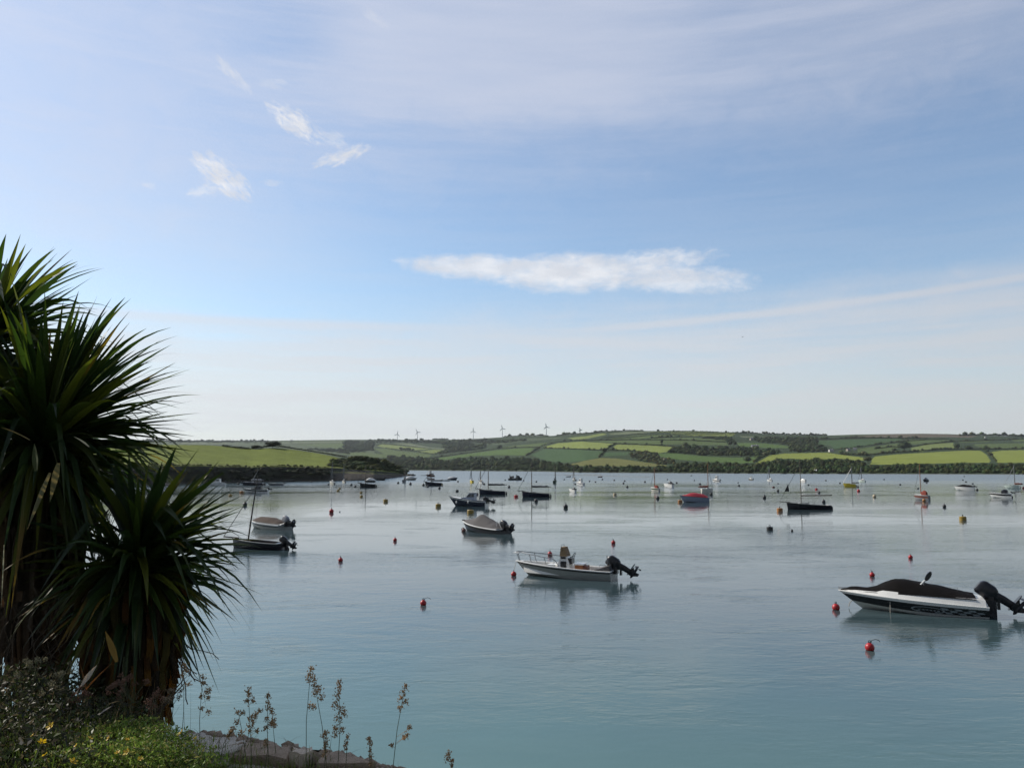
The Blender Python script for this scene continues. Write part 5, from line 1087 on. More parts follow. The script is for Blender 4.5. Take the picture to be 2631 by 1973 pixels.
GX, GY_ = np.meshgrid(gx, gy); GZZ = np.array([gz(a, b_) for a, b_ in zip(GX.ravel(), GY_.ravel())])
V = np.stack([GX.ravel(), GY_.ravel(), GZZ], 1); O = V[:, 1] - edge_y(V[:, 0])
cg = np.zeros((len(V), 3)); cg[:] = (0.13, 0.105, 0.075); nn = np.array([mnoise.fractal(Vector((p[0] * 5, p[1] * 5, 9)), 1, 2, 4) for p in V])
cg[(O < -.28 + nn * .2)] = (0.05, 0.06, 0.022); cg[(O > -.25) & (nn > .15)] = (0.27, 0.21, 0.15); cg[(V[:, 0] < -.95) & (V[:, 0] > -2.0) & (O > -.33 + .1 * nn)] = (0.45, 0.40, 0.33)
M_soil = mat('stony_soil', (1, 1, 1), .95, spec=.1, var=.25, scale=14, attr=True, bump=.03, bscale=25)
tag(mesh_np('ground', V, gridfaces(len(gy), len(gx)), M_soil, col=cg, smooth=True), kind='structure')

# stones along the edge
M_stone = mat('pale_stone', (0.58, 0.48, 0.37), .9, var=.2, scale=9, bump=.015, bscale=25); M_stone2 = mat('brown_stone', (0.33, 0.25, 0.18), .95, var=.35, scale=12, bump=.02, bscale=25); M_stone3 = mat('grey_stone', (0.55, 0.50, 0.42), .95, var=.2, scale=10, bump=.015, bscale=25)
def slab(label, pix, th, m, seed, zoff=.03):
    r = random.Random(seed); top = [wat(x, y, GZ + zoff) for x, y in pix]; c = sum(top, Vector()) / len(top); b = MB(); pts = []
    n = len(top)
    for i in range(n):
        for j in range(3):
            p = top[i].lerp(top[(i + 1) % n], j / 3); pts.append(p - c + Vector((r.uniform(-.012, .012), r.uniform(-.02, .02), r.uniform(-.006, .006))))
    ins = [p * .95 + Vector((0, 0, .010)) for p in pts]; lo = [p * 1.02 - Vector((0, 0, th)) for p in pts]
    b.loft([lo, pts, ins]); o = mk('stone_slab', b, m, None, True, 25); o.location = c; tag(o, label, 'stone', 'stones edging the bank')
slab('pale triangular flagstone lying on the bank edge between the grass stems', [(746, 1941), (756, 1926), (790, 1921), (818, 1931), (822, 1934), (775, 1946)], .05, M_stone, 1, .045)
slab('wide grey slab on the bank edge beside the palm base', [(425, 1938), (418, 1890), (470, 1884), (545, 1890), (600, 1900), (650, 1913), (560, 1945)], .06, M_stone3, 2, .02)
slab('rough brown ledge right of the grey slab', [(600, 1945), (632, 1915), (700, 1912), (745, 1928), (735, 1950)], .07, M_stone2, 3, .03)
slab('crumbling brown edge stone right of the flagstone', [(820, 1962), (826, 1938), (880, 1936), (935, 1952), (960, 1968)], .07, M_stone2, 4, .03)
# rubble
Vs, Fs, b0 = [], [], 0
ICO1 = ico(1)
for i in range(420):
    t = random.random(); x = -2.0 + 2.0 * t; y = float(edge_y(x)) - abs(random.gauss(.0, .09)) + random.uniform(-.02, .04); v, f = ICO1
    s = random.uniform(.006, .022); d = np.random.default_rng(i).uniform(.6, 1.35, (len(v), 1)); Vs.append(v * d * (s * 1.5, s * 1.2, s) + (x, y, gz(x, y) + s * .3)); Fs.append(f + b0); b0 += len(v)
tag(mesh_np('rubble', np.vstack(Vs), np.vstack(Fs), M_stone2), 'loose brown stones and crumbled mortar along the bank edge', 'rubble', kind='stuff')

# ------------------------------------------------------------------ blades, weeds
def blades(name, spec, m, **tg):
    """spec rows: x,y,z,h,w,az,lean,r,g,b  -> tapered bent blades"""
    Vs, Fs, Cs, b0 = [], [], [], 0
    for (x, y, z, h, w, az, ln, c) in spec:
        dx, dy = math.cos(az), math.sin(az); px_, py_ = -dy, dx; n = 4; a0 = RNG.uniform(0, 6.28); px_, py_ = math.cos(a0), math.sin(a0)
        for j in range(n + 1):
            t = j / n; ww = w * (1 - t ** 1.5) * .5 + .0002; q = ln * t * t; zz = z + h * (t - .35 * (ln / h if h else 0) * t * t)
            Vs.append((x + dx * q - px_ * ww, y + dy * q - py_ * ww, zz)); Vs.append((x + dx * q + px_ * ww, y + dy * q + py_ * ww, zz)); Cs += [c, c]
        for j in range(n): k = b0 + 2 * j; Fs.append((k, k + 1, k + 3, k + 2))
        b0 += 2 * (n + 1)
    return tag(mesh_np(name, np.array(Vs), np.array(Fs), m, col=np.array(Cs)), **tg)
M_grass = mat('grass_blade', (1, 1, 1), .6, spec=.3, var=.15, attr=True, trans=.4)
sp_ = []
for i in range(15000):
    x = random.uniform(-3.2, -.35); ed = float(edge_y(x)); y = ed - abs(random.gauss(0, .35)) - .05 if random.random() < .9 else ed + random.uniform(-.05, .5)
    if x > -1.9 and y > ed - random.uniform(.10, .34): continue
    if x > -1.5 and random.random() < .45: continue
    if y < 2.6: continue
    h = random.uniform(.03, .13) * (1.5 if x < -1.7 else .8); g = random.random(); c = (0.08 + .12 * g, 0.16 + .12 * g, 0.03) if random.random() < .8 else (0.2, .15, .07)
    sp_.append((x, y, gz(x, y) - .01, h, random.uniform(.002, .005), random.uniform(0, 6.28), random.uniform(0, .06), c))
blades('grass', sp_, M_grass, label='rough green grass covering the near bank below the palms', cat='grass', kind='stuff')
# tall thin dry stems
sp_ = []
for i in range(170):
    x = random.uniform(-2.3, -1.45) if i < 110 else random.uniform(-1.45, -.7); y = float(edge_y(x)) - random.uniform(.02, .3)
    h = abs(random.gauss(.16, .08)) + .05 if x < -1.45 else random.uniform(.04, .12); sp_.append((x, y, gz(x, y), h, .003, random.uniform(0, 6.28), random.uniform(0, .12), (0.10, .10, .05) if random.random() < .6 else (.22, .16, .09)))
blades('dry_stems', sp_, M_grass, label='thin dry grass stems standing on the bank edge right of the palm', cat='grass', kind='stuff')
def leafmass(name, label, centers, n, size, cols, m, **tg):
    Vs, Fs, Cs, b0 = [], [], [], 0
    for i in range(n):
        c, rad = centers[RNG.integers(len(centers))]; d = RNG.normal(size=3); d /= np.linalg.norm(d); p = np.array(c) + d * np.array(rad) * RNG.uniform(.55, 1.05)
        u = RNG.normal(size=3); u /= np.linalg.norm(u); w = np.cross(u, RNG.normal(size=3)); w /= np.linalg.norm(w); s = RNG.uniform(*size); cc = cols[RNG.integers(len(cols))]; cc = np.array(cc) * RNG.uniform(.7, 1.3); up = np.cross(u, w) * s * .25
        Vs += [p - u * s, p - w * s * .42 + up, p + u * s, p + w * s * .42 + up]; Fs.append((b0, b0 + 1, b0 + 2, b0 + 3)); Cs += [cc] * 4; b0 += 4
    return tag(mesh_np(name, np.array(Vs), np.array(Fs), m, col=np.array(Cs)), label, tg.get('cat', 'plant'), kind='stuff')
M_wleaf = mat('weed_leaf', (1, 1, 1), .5, spec=.4, var=.2, attr=True, trans=.35)
pc = lambda x, y, Y: tuple(at(x, y, Y))
leafmass('weeds', 'bright green leafy weeds spreading under the palm at the bottom left', [(pc(x, y, Y), (.16, .10, .05)) for x, y, Y in ((235, 1890, 3.7), (290, 1900, 3.6), (345, 1885, 3.7), (400, 1895, 3.6), (430, 1915, 3.5), (370, 1935, 3.4), (260, 1940, 3.4), (480, 1950, 3.4), (180, 1950, 3.4), (350, 1870, 3.75))], 6500, (.005, .012), [(0.20, .32, .05), (.28, .38, .07), (.14, .23, .035), (.36, .34, .10)], M_wleaf)
leafmass('undergrowth', 'dark tangled undergrowth at the foot of the palms', [(pc(x, y, Y), (.30, .25, .13)) for x, y, Y in ((20, 1800, 4.0), (90, 1840, 3.9), (160, 1860, 3.9), (30, 1880, 3.7), (120, 1890, 3.7), (210, 1880, 3.9), (-60, 1840, 3.9), (60, 1770, 4.3), (250, 1860, 4.2), (0, 1930, 3.5), (90, 1950, 3.4), (180, 1810, 4.3))], 16000, (.006, .018), [(0.035, .05, .018), (.05, .06, .025), (.06, .085, .022), (.12, .10, .06), (.03, .03, .02)], M_wleaf)

# ------------------------------------------------------------------ grass flower spikes (cocksfoot)
M_seed = mat('seed_head', (0.55, 0.41, 0.25), .85, spec=.2, var=.5, scale=60, trans=.45); M_stem = mat('grass_stem', (0.10, 0.12, 0.05), .6, trans=.2)
def spike(label, top, base, Y, clusters, s=1.0):
    T, Bp = at(*top, Y), at(*base, Y); e = empty('grass_spike', Bp); tag(e, label, 'grass stalk', 'flowering grass stalks on the bank edge')
    ax_ = T - Bp; L = ax_.length; mid = ax_ * .5 + Vector((random.uniform(-.01, .01), 0, 0))
    tube_part('stem', [(0, 0, -.05), mid, ax_], [.0016, .0013, .0008], M_stem, e, 5)
    b = MB(); d0 = ax_.normalized(); k = Y / FPX
    for (t, off, sz) in clusters:           # t along the stem measured in px from the top, off sideways px, size px
        c = ax_ - d0 * t * k + Vector((off * k, random.uniform(-.01, .01), 0))
        if abs(off) > 4: b.tube([ax_ - d0 * (t + abs(off) * .8) * k, c], .0006, 4)
        for j in range(int(16 + sz * 1.5)):
            q = c + Vector((random.gauss(0, .28) * sz * k, random.gauss(0, .28) * sz * k, random.gauss(0, .36) * sz * k)); u = Vector((random.gauss(0, .6), random.gauss(0, .6), random.uniform(.2, 1))).normalized(); l = random.uniform(.006, .010) * s
            w = u.cross(Vector((random.random(), random.random(), .2))).normalized() * l * .3; w2 = u.cross(w).normalized() * l * .3
            b.add([q, q + u * l * .5 + w, q + u * l * .5 + w2, q + u * l * .5 - w, q + u * l * .5 - w2, q + u * l], [(0, 1, 2), (0, 2, 3), (0, 3, 4), (0, 4, 1), (5, 2, 1), (5, 3, 2), (5, 4, 3), (5, 1, 4)])
    mk('seed_head', b, M_seed, e, False)
N = lambda h: [(i * 9 + 4, random.choice((-1, 1)) * random.uniform(0, 4), 11) for i in range(int(h / 9))]
SP = [
 ('tallest grass spike left of centre with a narrow head', (799, 1711), (787, 1990), 3.4, [(8, 0, 12), (22, 0, 16), (34, -6, 13), (95, 4, 11), (100, 12, 9)]),
 ('slanting grass spike leaning off the tallest one', (806, 1744), (846, 1990), 3.4, [(4, 0, 16), (16, 4, 18), (26, 10, 14), (36, -2, 14), (44, 14, 13)]),
 ('thick many-clustered grass spike right of the tallest', (870, 1746), (865, 2000), 3.4, [(8, 0, 13), (22, 0, 15), (38, -2, 16), (64, -10, 14), (74, 6, 18), (84, 14, 16), (94, 0, 20), (120, -6, 14), (122, 10, 12), (134, -6, 12)]),
 ('lone right-hand grass spike leaning right over the water', (1041, 1758), (1004, 1995), 3.4, [(8, 0, 12), (20, 0, 13), (34, -6, 10), (42, 9, 12), (58, -4, 13), (146, -9, 9), (104, 28, 10), (124, 22, 11), (132, 16, 9)]),
 ('short dark grass spike at the far right of the row', (1152, 1930), (1160, 2010), 3.4, [(6, 0, 10), (20, -6, 9), (22, 8, 8), (36, 4, 8)]),
 ('grass spike with spread brown clusters left of the pair', (637, 1764), (650, 1975), 3.5, [(8, 0, 12), (20, 2, 12), (34, -5, 10), (36, 10, 11), (76, 0, 10), (60, 26, 10)]),
 ('grass spike with drooping clusters left of the tallest', (688, 1782), (692, 1960), 3.5, [(8, 0, 10), (22, 0, 11), (38, 0, 12), (44, 10, 12), (62, -4, 12), (66, 12, 14), (78, 4, 12), (86, -10, 11)]),
 ('thin grass spike leaning right behind the drooping one', (700, 1850), (718, 1960), 3.6, [(4, 0, 9), (12, 4, 8)]),
 ('dark grass spike rising beside the palm leaves', (521, 1733), (516, 1960), 3.6, [(8, 0, 12), (22, 2, 11), (38, 14, 15), (46, 10, 13), (56, -5, 9), (58, 14, 9), (82, 0, 9), (92, 16, 10)]),
 ('grass spike partly behind the lowest palm leaf', (473, 1706), (462, 1950), 3.6, [(6, 0, 12), (16, 4, 10), (28, -2, 11), (50, 12, 9)]),
 ('dark slanting grass spike crossing the brown-clustered one', (659, 1832), (615, 1985), 3.4, [(4, 0, 10), (14, -3, 12), (26, -4, 12), (40, -6, 14), (44, 14, 9), (52, -26, 12)]),
 ('low side-leaning grass spike with two brown clusters', (612, 1828), (640, 1960), 3.5, [(2, 0, 13), (6, 8, 10), (26, -8, 10)]),
 ('short brown grass spike in front of the grey slab', (601, 1868), (560, 1950), 3.4, [(4, 0, 9), (14, -2, 10), (24, -4, 9)]),
 ('small dark grass spike right of the thick one', (893, 1888), (886, 1990), 3.4, [(6, 0, 9), (18, 0, 10), (34, -3, 9)]),
 ('small yellow-brown grass spike near the edge stones', (949, 1893), (955, 1985), 3.4, [(4, 0, 8), (14, 2, 9), (34, 0, 9), (48, 0, 10), (64, 0, 12)]),
 ('stout pinkish grass spike between the slanting and thick ones', (840, 1876), (832, 1985), 3.35, [(6, 0, 10), (14, -6, 10), (30, 0, 11), (44, -2, 12), (58, -2, 11)]),
 ('short dark grass spike on the brown ledge', (683, 1898), (680, 1950), 3.45, [(4, 0, 8), (14, 0, 9)]),
]
for a in SP: spike(*a)

# ------------------------------------------------------------------ yellow flowers and dried flower heads
M_pet = mat('yellow_petal', (0.75, 0.50, 0.02), .5, trans=.4); M_petc = mat('flower_centre', (0.45, 0.25, 0.02), .8)
def flower(label, x, y, Y, s):
    p = at(x, y, Y); e = empty('yellow_flower', p); tag(e, label, 'flower', 'yellow flowers in the undergrowth'); e.rotation_euler = (random.uniform(.3, 1.1), random.uniform(-.5, .5), random.uniform(0, 6)); s *= Y / FPX * .62
    b = MB()
    for i in range(5):
        a = i * 1.2566; b.add([(0, 0, 0), (s * .7 * math.cos(a - .45), s * .7 * math.sin(a - .45), s * .22), (s * math.cos(a), s * math.sin(a), s * .38), (s * .7 * math.cos(a + .45), s * .7 * math.sin(a + .45), s * .22)], [(0, 1, 2, 3)])
    mk('petals', b, M_pet, e, False); b = MB(); b.ball((0, 0, s * .1), s * .22, nu=8, nv=6); mk('flower_centre', b, M_petc, e)
    tube_part('stem', [(0, 0, 0), (.01, .01, -.10), (.0, .03, -.2)], .0012, M_stem, e, 5)
for lb, x, y, s in [('yellow flower highest of those at the bottom left', 130, 1865, 19), ('yellow flower on a tall stem left of the bright weeds', 108, 1906, 19), ('small yellow flower left of and above the tall-stemmed one', 84, 1888, 9), ('yellow flower lower left near the corner', 114, 1940, 17), ('yellow flower lowest, below the bright weeds', 187, 1956, 20), ('small yellow flower at the left edge of the bright weeds', 195, 1915, 12),
   ('flat yellow flower on top of the bright weeds at left', 231, 1896, 14), ('orange-tinged flower on top of the bright weeds', 279, 1896, 12), ('yellow flower right of the orange-tinged one', 326, 1899, 12), ('yellow flower sunk in the middle of the bright weeds', 302, 1933, 13), ('orange-yellow flower at the middle right of the weeds', 326, 1932, 17), ('yellow flower at the lower right of the weeds', 361, 1948, 12), ('yellow flower by the slab below the palm leaf tip', 465, 1882, 17), ('yellow flower on the slab among the dry stems', 502, 1895, 11)]: flower(lb, x, y, 3.15 if x < 440 else 3.5, s)
M_dry = mat('dried_flower', (0.20, 0.16, 0.11), .9, var=.5, scale=40, trans=.3); M_dry2 = mat('pink_dried_flower', (0.24, 0.14, 0.10), .9, var=.5, scale=40, trans=.3); M_dry3 = mat('pale_dried_flower', (0.27, 0.25, 0.16), .9, var=.4, scale=40, trans=.3)
def umbel(label, x, y, Y, wpx, hpx, m, n=220):
    p = at(x, y, Y); k = Y / FPX; e = empty('dried_flower_head', p); tag(e, label, 'dried flower', 'dried flower heads below the palms'); b = MB()
    cs = [(random.gauss(0, .3) * wpx * k, random.gauss(0, .05), random.gauss(0, .3) * hpx * k) for _ in range(9)]
    for i in range(n):
        c = Vector(random.choice(cs)) + Vector((random.gauss(0, .006), random.gauss(0, .006), random.gauss(0, .006))); s = random.uniform(.002, .005)
        u = Vector((random.gauss(0, 1), random.gauss(0, 1), random.gauss(0, 1))).normalized() * s; w = u.cross(Vector((.3, .5, random.random()))).normalized() * s; b.add([c - u, c + w, c + u, c - w], [(0, 1, 2, 3)])
    mk('florets', b, m, e, False); b = MB()
    for c in cs: b.tube([(0, .02, -hpx * k), Vector(c)], .0008, 4)
    b.tube([(0, .02, -hpx * k), (-.02, .03, -hpx * k - .22)], .0016, 5); mk('stalk', b, M_stem, e)
for lb, x, y, w, h, m in [('large pinkish dried flower head hanging before the palm trunk', 335, 1750, 60, 50, M_dry2), ('pinkish dried cluster left of the large one', 300, 1775, 50, 35, M_dry2), ('small dried flower head upper left under the palm', 151, 1730, 28, 20, M_dry3), ('pale dried flower head in the middle of the dark undergrowth', 123, 1777, 40, 28, M_dry3), ('pale dried flower head lower left in the undergrowth', 91, 1834, 34, 26, M_dry3),
   ('dried reddish cluster under the skirt of dead leaves', 211, 1785, 30, 40, M_dry2), ('dried cluster on the big dark leaf right of the trunk', 396, 1792, 40, 36, M_dry2), ('dried cluster at the tip side of the big dark leaf', 442, 1785, 36, 26, M_dry), ('whitish dried head high on the far left', 83, 1703, 34, 34, M_dry3), ('grey dried head low on the left edge', 20, 1870, 30, 24, M_dry), ('grey dried head beside the highest yellow flower', 125, 1880, 22, 16, M_dry), ('grey dried cluster between the pale heads', 165, 1810, 34, 30, M_dry)]: umbel(lb, x, y, 3.9 if x < 350 else 3.75, w, h, m, 420)

# ------------------------------------------------------------------ cordyline palms
M_pleaf = mat('cordyline_leaf', (1, 1, 1), .42, spec=.35, var=.12, scale=9, attr=True, trans=.42, tcol=(1.3, 1.45, .6))
M_dead = mat('dead_leaf', (1, 1, 1), .8, spec=.2, var=.3, scale=12, attr=True, trans=.3, tcol=(1.6, 1.1, .6))
def leaf(acc, P0, T, w, arch, c, ctip=None, up=None, n=9, fold=.35, droop=0.0, kink=0.0):
    P0, T = Vector(P0), Vector(T); d = (T - P0); L = d.length; dn = d.normalized()
    up = up or (Vector((0, 0, 1)) - dn * dn.z + Vector((RNG.uniform(-.5, .5), RNG.uniform(-.5, .5), 0))).normalized()
    sd = dn.cross(up).normalized(); up = sd.cross(dn).normalized(); b = len(acc[0])
    for i in range(n + 1):
        t = i / n; p = P0 + d * t + Vector((0, 0, 1)) * (arch * L * 4 * t * (1 - t)) - Vector((0, 0, droop * L * max(0, t - .6) ** 2 * 4 + kink * L * max(0, t - .55)))
        ww = w * .5 * (min(1, .45 + t * 1.8) if t < .32 else (1 - ((t - .32) / .68) ** 1.7)); ww = max(ww, .0004)
        acc[0].extend([tuple(p + sd * ww + up * ww * fold), tuple(p - up * ww * fold * .4), tuple(p - sd * ww + up * ww * fold)])
        cc = c if ctip is None or t < .75 else ctip; acc[2].extend([cc] * 3)
    for i in range(n):
        k = b + 3 * i; acc[1].extend([(k, k + 1, k + 4, k + 3), (k + 1, k + 2, k + 5, k + 4)])
def palm(label, cpx, Y, rad, tips, nrand, seed, skirt=0, trunk_to=None, thin=0, skirt_c=((.055, .042, .03), (.09, .06, .035), (.035, .03, .022)), skirt_len=(.45, .85), spread=.25, amin=-.35, twigs=0):
    global RNG
    RNG = np.random.default_rng(seed); random.seed(seed); Cn = at(cpx[0], cpx[1], Y); e = empty('cordyline_palm', trunk_to); tag(e, label, 'palm', 'cordyline palms on the bank'); base = Vector(trunk_to)
    loc = lambda v: Vector(v) - base
    acc = ([], [], []); cols = [(.030, .056, .016), (.022, .042, .014), (.040, .064, .015), (.055, .068, .017), (.024, .044, .018)]; gold = (.17, .11, .025); yel = (.11, .12, .02)
    for i, tp in enumerate(tips):
        x, y = tp[0], tp[1]; dy = RNG.uniform(-.25, .25); T = at(x, y, Y + dy); w = tp[2] if len(tp) > 2 else RNG.uniform(.042, .058)
        dirn = (T - Cn).normalized(); P0 = Cn + dirn * .05 + Vector((RNG.uniform(-.03, .03), RNG.uniform(-.03, .03), RNG.uniform(-.08, .06))); c = cols[RNG.integers(5)] if RNG.random() < .72 else yel
        leaf(acc, loc(P0), loc(T), w, tp[3] if len(tp) > 3 else RNG.uniform(0, .05), c, gold if RNG.random() < .12 else None, droop=tp[4] if len(tp) > 4 else 0)
    for i in range(nrand):
        el = math.asin(RNG.uniform(amin, .98)); az = RNG.uniform(0, 2 * math.pi); L = rad * RNG.uniform(.78, 1.0) * (1.0 if el > 0 else .9)
        dirn = Vector((math.cos(el) * math.cos(az), math.cos(el) * math.sin(az), math.sin(el))); P0 = Cn + dirn * .03 + Vector((0, 0, RNG.uniform(-.14, .08))); T = P0 + dirn * L
        leaf(acc, loc(P0), loc(T), RNG.uniform(.038, .055), RNG.uniform(0, .07), cols[RNG.integers(5)] if RNG.random() < .8 else yel, gold if RNG.random() < .08 else None, droop=RNG.uniform(0, .3) if el < .5 else RNG.uniform(0, .08), kink=RNG.uniform(.4, 1.3) if RNG.random() < .16 else 0)
    for i in range(thin):          # narrow frayed leaves
        el = RNG.uniform(-.6, .9); az = RNG.uniform(-1.0, 1.0) if RNG.random() < .7 else RNG.uniform(0, 6.28); dirn = Vector((math.cos(el) * math.cos(az), math.cos(el) * math.sin(az), math.sin(el))); P0 = Cn + dirn * .1
        leaf(acc, loc(P0), loc(P0 + dirn * rad * RNG.uniform(.6, .95)), .008, RNG.uniform(-.02, .08), (.09, .10, .05), droop=RNG.uniform(0, .3))
    mesh_np('crown', np.array(acc[0]), np.array(acc[1]), M_pleaf, parent=e, col=np.array(acc[2]), smooth=True)
    acc = ([], [], [])
    down = (base - Cn).normalized()
    for i in range(skirt):
        t0 = RNG.uniform(0, .8) ** 1.2; P0 = Cn + (base - Cn) * t0 * .75; az = RNG.uniform(0, 2 * math.pi); r1 = RNG.uniform(.06, spread) * (1.2 - t0 * .4); L = RNG.uniform(*skirt_len)
        T = P0 + Vector((math.cos(az) * r1, math.sin(az) * r1, -L)); c = skirt_c[RNG.integers(len(skirt_c))]; c = tuple(np.array(c) * RNG.uniform(.7, 1.3))
        leaf(acc, loc(P0), loc(T), RNG.choice([.004, .006, .009, .012, .017]), 0, c, n=6, fold=.6, up=Vector((math.cos(az), math.sin(az), .3)).normalized())
        # bow outwards
        nv = 7 * 3; vs = acc[0][-nv:]
        for q in range(nv):
            t = (q // 3) / 6; o = math.sin(math.pi * min(t * 1.15, 1)) * r1 * .55; vs[q] = (vs[q][0] + math.cos(az) * o + .02 * math.sin(q * 2.1 + i), vs[q][1] + math.sin(az) * o, vs[q][2])
        acc[0][-nv:] = vs
    if skirt: mesh_np('dead_leaf_skirt', np.array(acc[0]), np.array(acc[1]), M_dead, parent=e, col=np.array(acc[2]), smooth=True)
    b = MB(); n = 10; pts = [loc(Cn) * (1 - i / n) + Vector((.02 * math.sin(i), .02 * math.cos(i * 1.7), 0)) for i in range(n + 1)]; b.tube([p for p in pts], [.05 + .03 * i / n + .006 * (i % 2) for i in range(n + 1)], 12); mk('trunk', b, M_bark, e)
    if twigs:
        b = MB()
        for i in range(twigs):
            p = Cn + (base - Cn) * RNG.uniform(.0, .45) + Vector((RNG.uniform(-.05, .3), RNG.uniform(-.3, .3), 0)); d = Vector((RNG.normal() * .5, RNG.normal() * .4, -RNG.uniform(.3, 1))).normalized(); pts = [loc(p)]
            for j in range(5): d = (d + Vector((RNG.normal(), RNG.normal(), RNG.normal() - .2)) * .3).normalized(); p = p + d * .05; pts.append(loc(p))
            b.tube(pts, [.003, .0026, .0022, .002, .0015, .001], 4)
        mk('dead_flower_stalk', b, M_dry, e)
Z1 = lambda *p: [(x / 3.0157, 580 + y / 3.0157) for x, y in p]
Z2 = lambda *p: [(x / 3.0157, 1050 + y / 3.0157) for x, y in p]
Z3 = lambda *p: [(x / 3.507, 1500 + y / 3.507) for x, y in p]
palm('large cordyline palm cut off by the left edge, its spikes reaching highest', (-45, 868), 5.0, .80, Z1((160, 65), (200, 140), (190, 285), (295, 265), (258, 380), (335, 430), (240, 500), (265, 600), (330, 615), (455, 645), (480, 670), (465, 705), (440, 760), (490, 820), (440, 800), (480, 850), (20, 150), (60, 250), (-60, 20), (-160, 0)), 170, 11, 260, at(-75, 1800, 5.0), 20, amin=-.5)
palm('biggest cordyline palm with a full dark spiky crown before the left headland', (112, 1125), 4.85, .95,
     Z1((535, 690), (625, 600), (703, 630), (745, 700), (800, 685), (815, 760), (930, 755), (1010, 745), (820, 850), (1230, 1015), (1155, 1050), (1360, 1065), (1440, 1235), (1380, 1310), (1550, 1450), (1460, 1500), (1390, 1540), (1500, 1630), (130, 640), (270, 700), (60, 820), (320, 640), (215, 760), (395, 800), (800, 1270)) + Z2((1505, 212), (1440, 235), (1560, 340), (1200, 330), (1160, 420), (1435, 443), (1050, 500), (900, 520), (1300, 260)) +
     [(360 , 885, .012), (372, 901, .012), (322, 884, .012), (376, 897, .010), (378, 900, .014), (450, 970, .012), (448, 974, .016), (492, 1030, .010), (517, 1175, .014), (483, 1177, .014)], 380, 12, 560, at(95, 1800, 5.0), 40, amin=-.85, spread=.22, twigs=0, skirt_len=(.25, .8))
palm('smaller cordyline palm leaning toward the water with rust-brown dead leaves', (352, 1432), 4.65, .68,
     Z2((1060, 400), (1170, 370), (1120, 520), (1280, 410), (1250, 520), (1480, 450), (1400, 540), (1555, 475), (1560, 560), (1630, 510), (1755, 480), (1720, 570), (1810, 620), (1805, 700), (1700, 720), (1865, 790), (1800, 850), (1750, 900), (2050, 1020), (1960, 1060), (2060, 1098), (1840, 1215), (1500, 1240), (1830, 1650), (1700, 1560), (1600, 1700), (1660, 1560), (1700, 1640)) +
     Z3((1820, 640), (1760, 840), (1640, 740), (1930, 480), (1620, 610), (1560, 860), (1700, 1000 - 210), (1500, 820), (1640, 300)) +
     [(676, 1513, .034, .10, .25), (678, 1530, .012, .06), (670, 1525, .010, .05), (688, 1446, .010, .08), (655, 1337, .014), (632, 1296, .012), (632, 1342, .016, .06), (585, 1535, .012), (620, 1310, .014), (470, 1205, .02), (600, 1480, .02)], 230, 13, 600, at(330, 1880, 4.75), 26, amin=-.9, spread=.23, twigs=0,
     skirt_c=((.10, .05, .018), (.16, .085, .02), (.06, .042, .026), (.08, .07, .022), (.04, .032, .022)), skirt_len=(.2, .62))
M_twig = mat('dead_twig', (0.09, 0.07, 0.05), .9, var=.4, scale=30)
# loose stems and twigs between the two near palms
def tangle(label, boxes, n, m):
    b = MB()
    for i in range(n):
        x0, y0, x1, y1 = boxes[i % len(boxes)]; p = at(random.uniform(x0, x1), random.uniform(y0, y1), 4.85 + random.uniform(-.25, .3)); d = Vector((random.gauss(0, .35), random.gauss(0, .3), -1)).normalized(); pts = [p]
        for j in range(6): d = (d + Vector((random.gauss(0, .25), random.gauss(0, .2), random.gauss(-.05, .2)))).normalized(); p = p + d * random.uniform(.02, .06); pts.append(p)
        b.tube(pts, random.uniform(.0012, .0035), 4)
    tag(mk('dead_twigs', b, m), label, 'dead twigs', kind='stuff')
tangle('tangle of dead stems hanging between the two near palms', [(180, 1280, 300, 1500), (0, 1480, 200, 1620), (20, 1500, 240, 1700), (390, 1540, 470, 1700)], 330, M_twig)
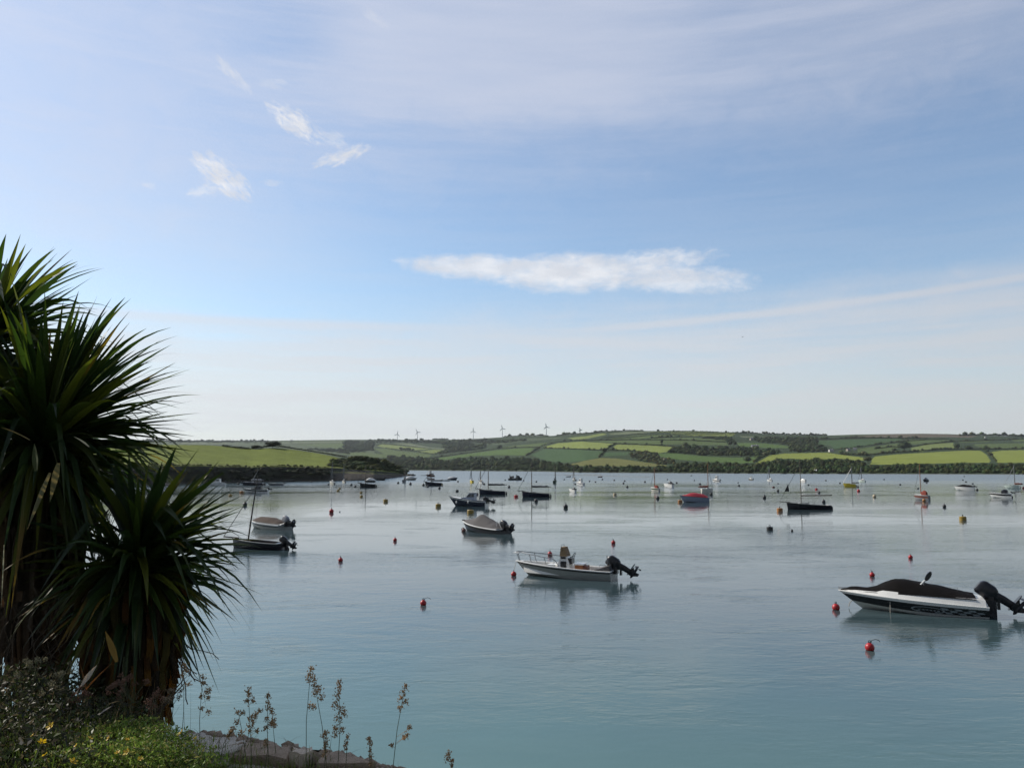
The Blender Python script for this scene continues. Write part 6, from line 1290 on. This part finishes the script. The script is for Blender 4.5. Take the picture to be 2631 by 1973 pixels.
# fallen and half-fallen leaves at the palm foot
acc = ([], [], [])
FL = [((300, 1955), (492, 1724), .05, (.05, .035, .025), 3.9), ((330, 1930), (488, 1740), .03, (.04, .035, .03), 3.95), ((345, 1900), (430, 1757), .028, (.10, .05, .03), 3.9), ((210, 1760), (249, 1708), .022, (.5, .45, .36), 3.9), ((193, 1785), (238, 1722), .012, (.4, .35, .28), 3.9), ((245, 1842), (290, 1812), .014, (.5, .45, .38), 3.7), ((276, 1810), (308, 1800), .012, (.42, .38, .3), 3.7), ((330, 1858), (350, 1842), .01, (.4, .36, .3), 3.7), ((195, 1800), (290, 1700), .02, (.25, .12, .04), 4.0), ((230, 1830), (205, 1700), .022, (.18, .09, .03), 4.0), ((300, 1700), (270, 1620), .03, (.3, .2, .05), 4.1), ((390, 1850), (450, 1960), .012, (.06, .05, .03), 3.7), ((400, 1845), (480, 1900), .01, (.06, .05, .03), 3.7),
      ((10, 1400), (3, 1560), .02, (.4, .42, .3), 4.0), ((150, 1190), (128, 1290), .03, (.16, .18, .12), 3.9), ((128, 1215), (70, 1360), .022, (.16, .18, .13), 3.9), ((75, 1130), (2, 1098), .02, (.14, .14, .08), 3.85), ((93, 1210), (88, 1140), .028, (.06, .08, .03), 3.85), ((228, 1148), (190, 1122), .014, (.14, .15, .11), 3.85)]
for p0, p1, w, c, Y in FL: leaf(acc, at(*p0, Y), at(*p1, Y + .1), w, .02, c)
tag(mesh_np('fallen_leaves', np.array(acc[0]), np.array(acc[1]), M_dead, col=np.array(acc[2]), smooth=True), 'dead and broken palm leaves caught around the near palms', 'dead leaves', kind='stuff')

# ------------------------------------------------------------------ haze
def haze(density):
    b = MB(); x0, x1, y0, y1, z0, z1 = -5000, 5000, -650, 5400, -3, 230
    b.add([(x, y, z) for z in (z0, z1) for x, y in ((x0, y0), (x1, y0), (x1, y1), (x0, y1))], [(3, 2, 1, 0), (4, 5, 6, 7), (0, 1, 5, 4), (1, 2, 6, 5), (2, 3, 7, 6), (3, 0, 4, 7)])
    m = bpy.data.materials.new('thin_haze'); m.use_nodes = True; t = m.node_tree; t.nodes.clear(); o = t.nodes.new('ShaderNodeOutputMaterial'); v = t.nodes.new('ShaderNodeVolumePrincipled')
    v.inputs['Color'].default_value = (.85, .92, 1, 1); v.inputs['Density'].default_value = density; v.inputs['Anisotropy'].default_value = 0.2; t.links.new(v.outputs[0], o.inputs['Volume'])
    tag(mk('haze', b, m, None, False), kind='stuff')
haze(HAZE)
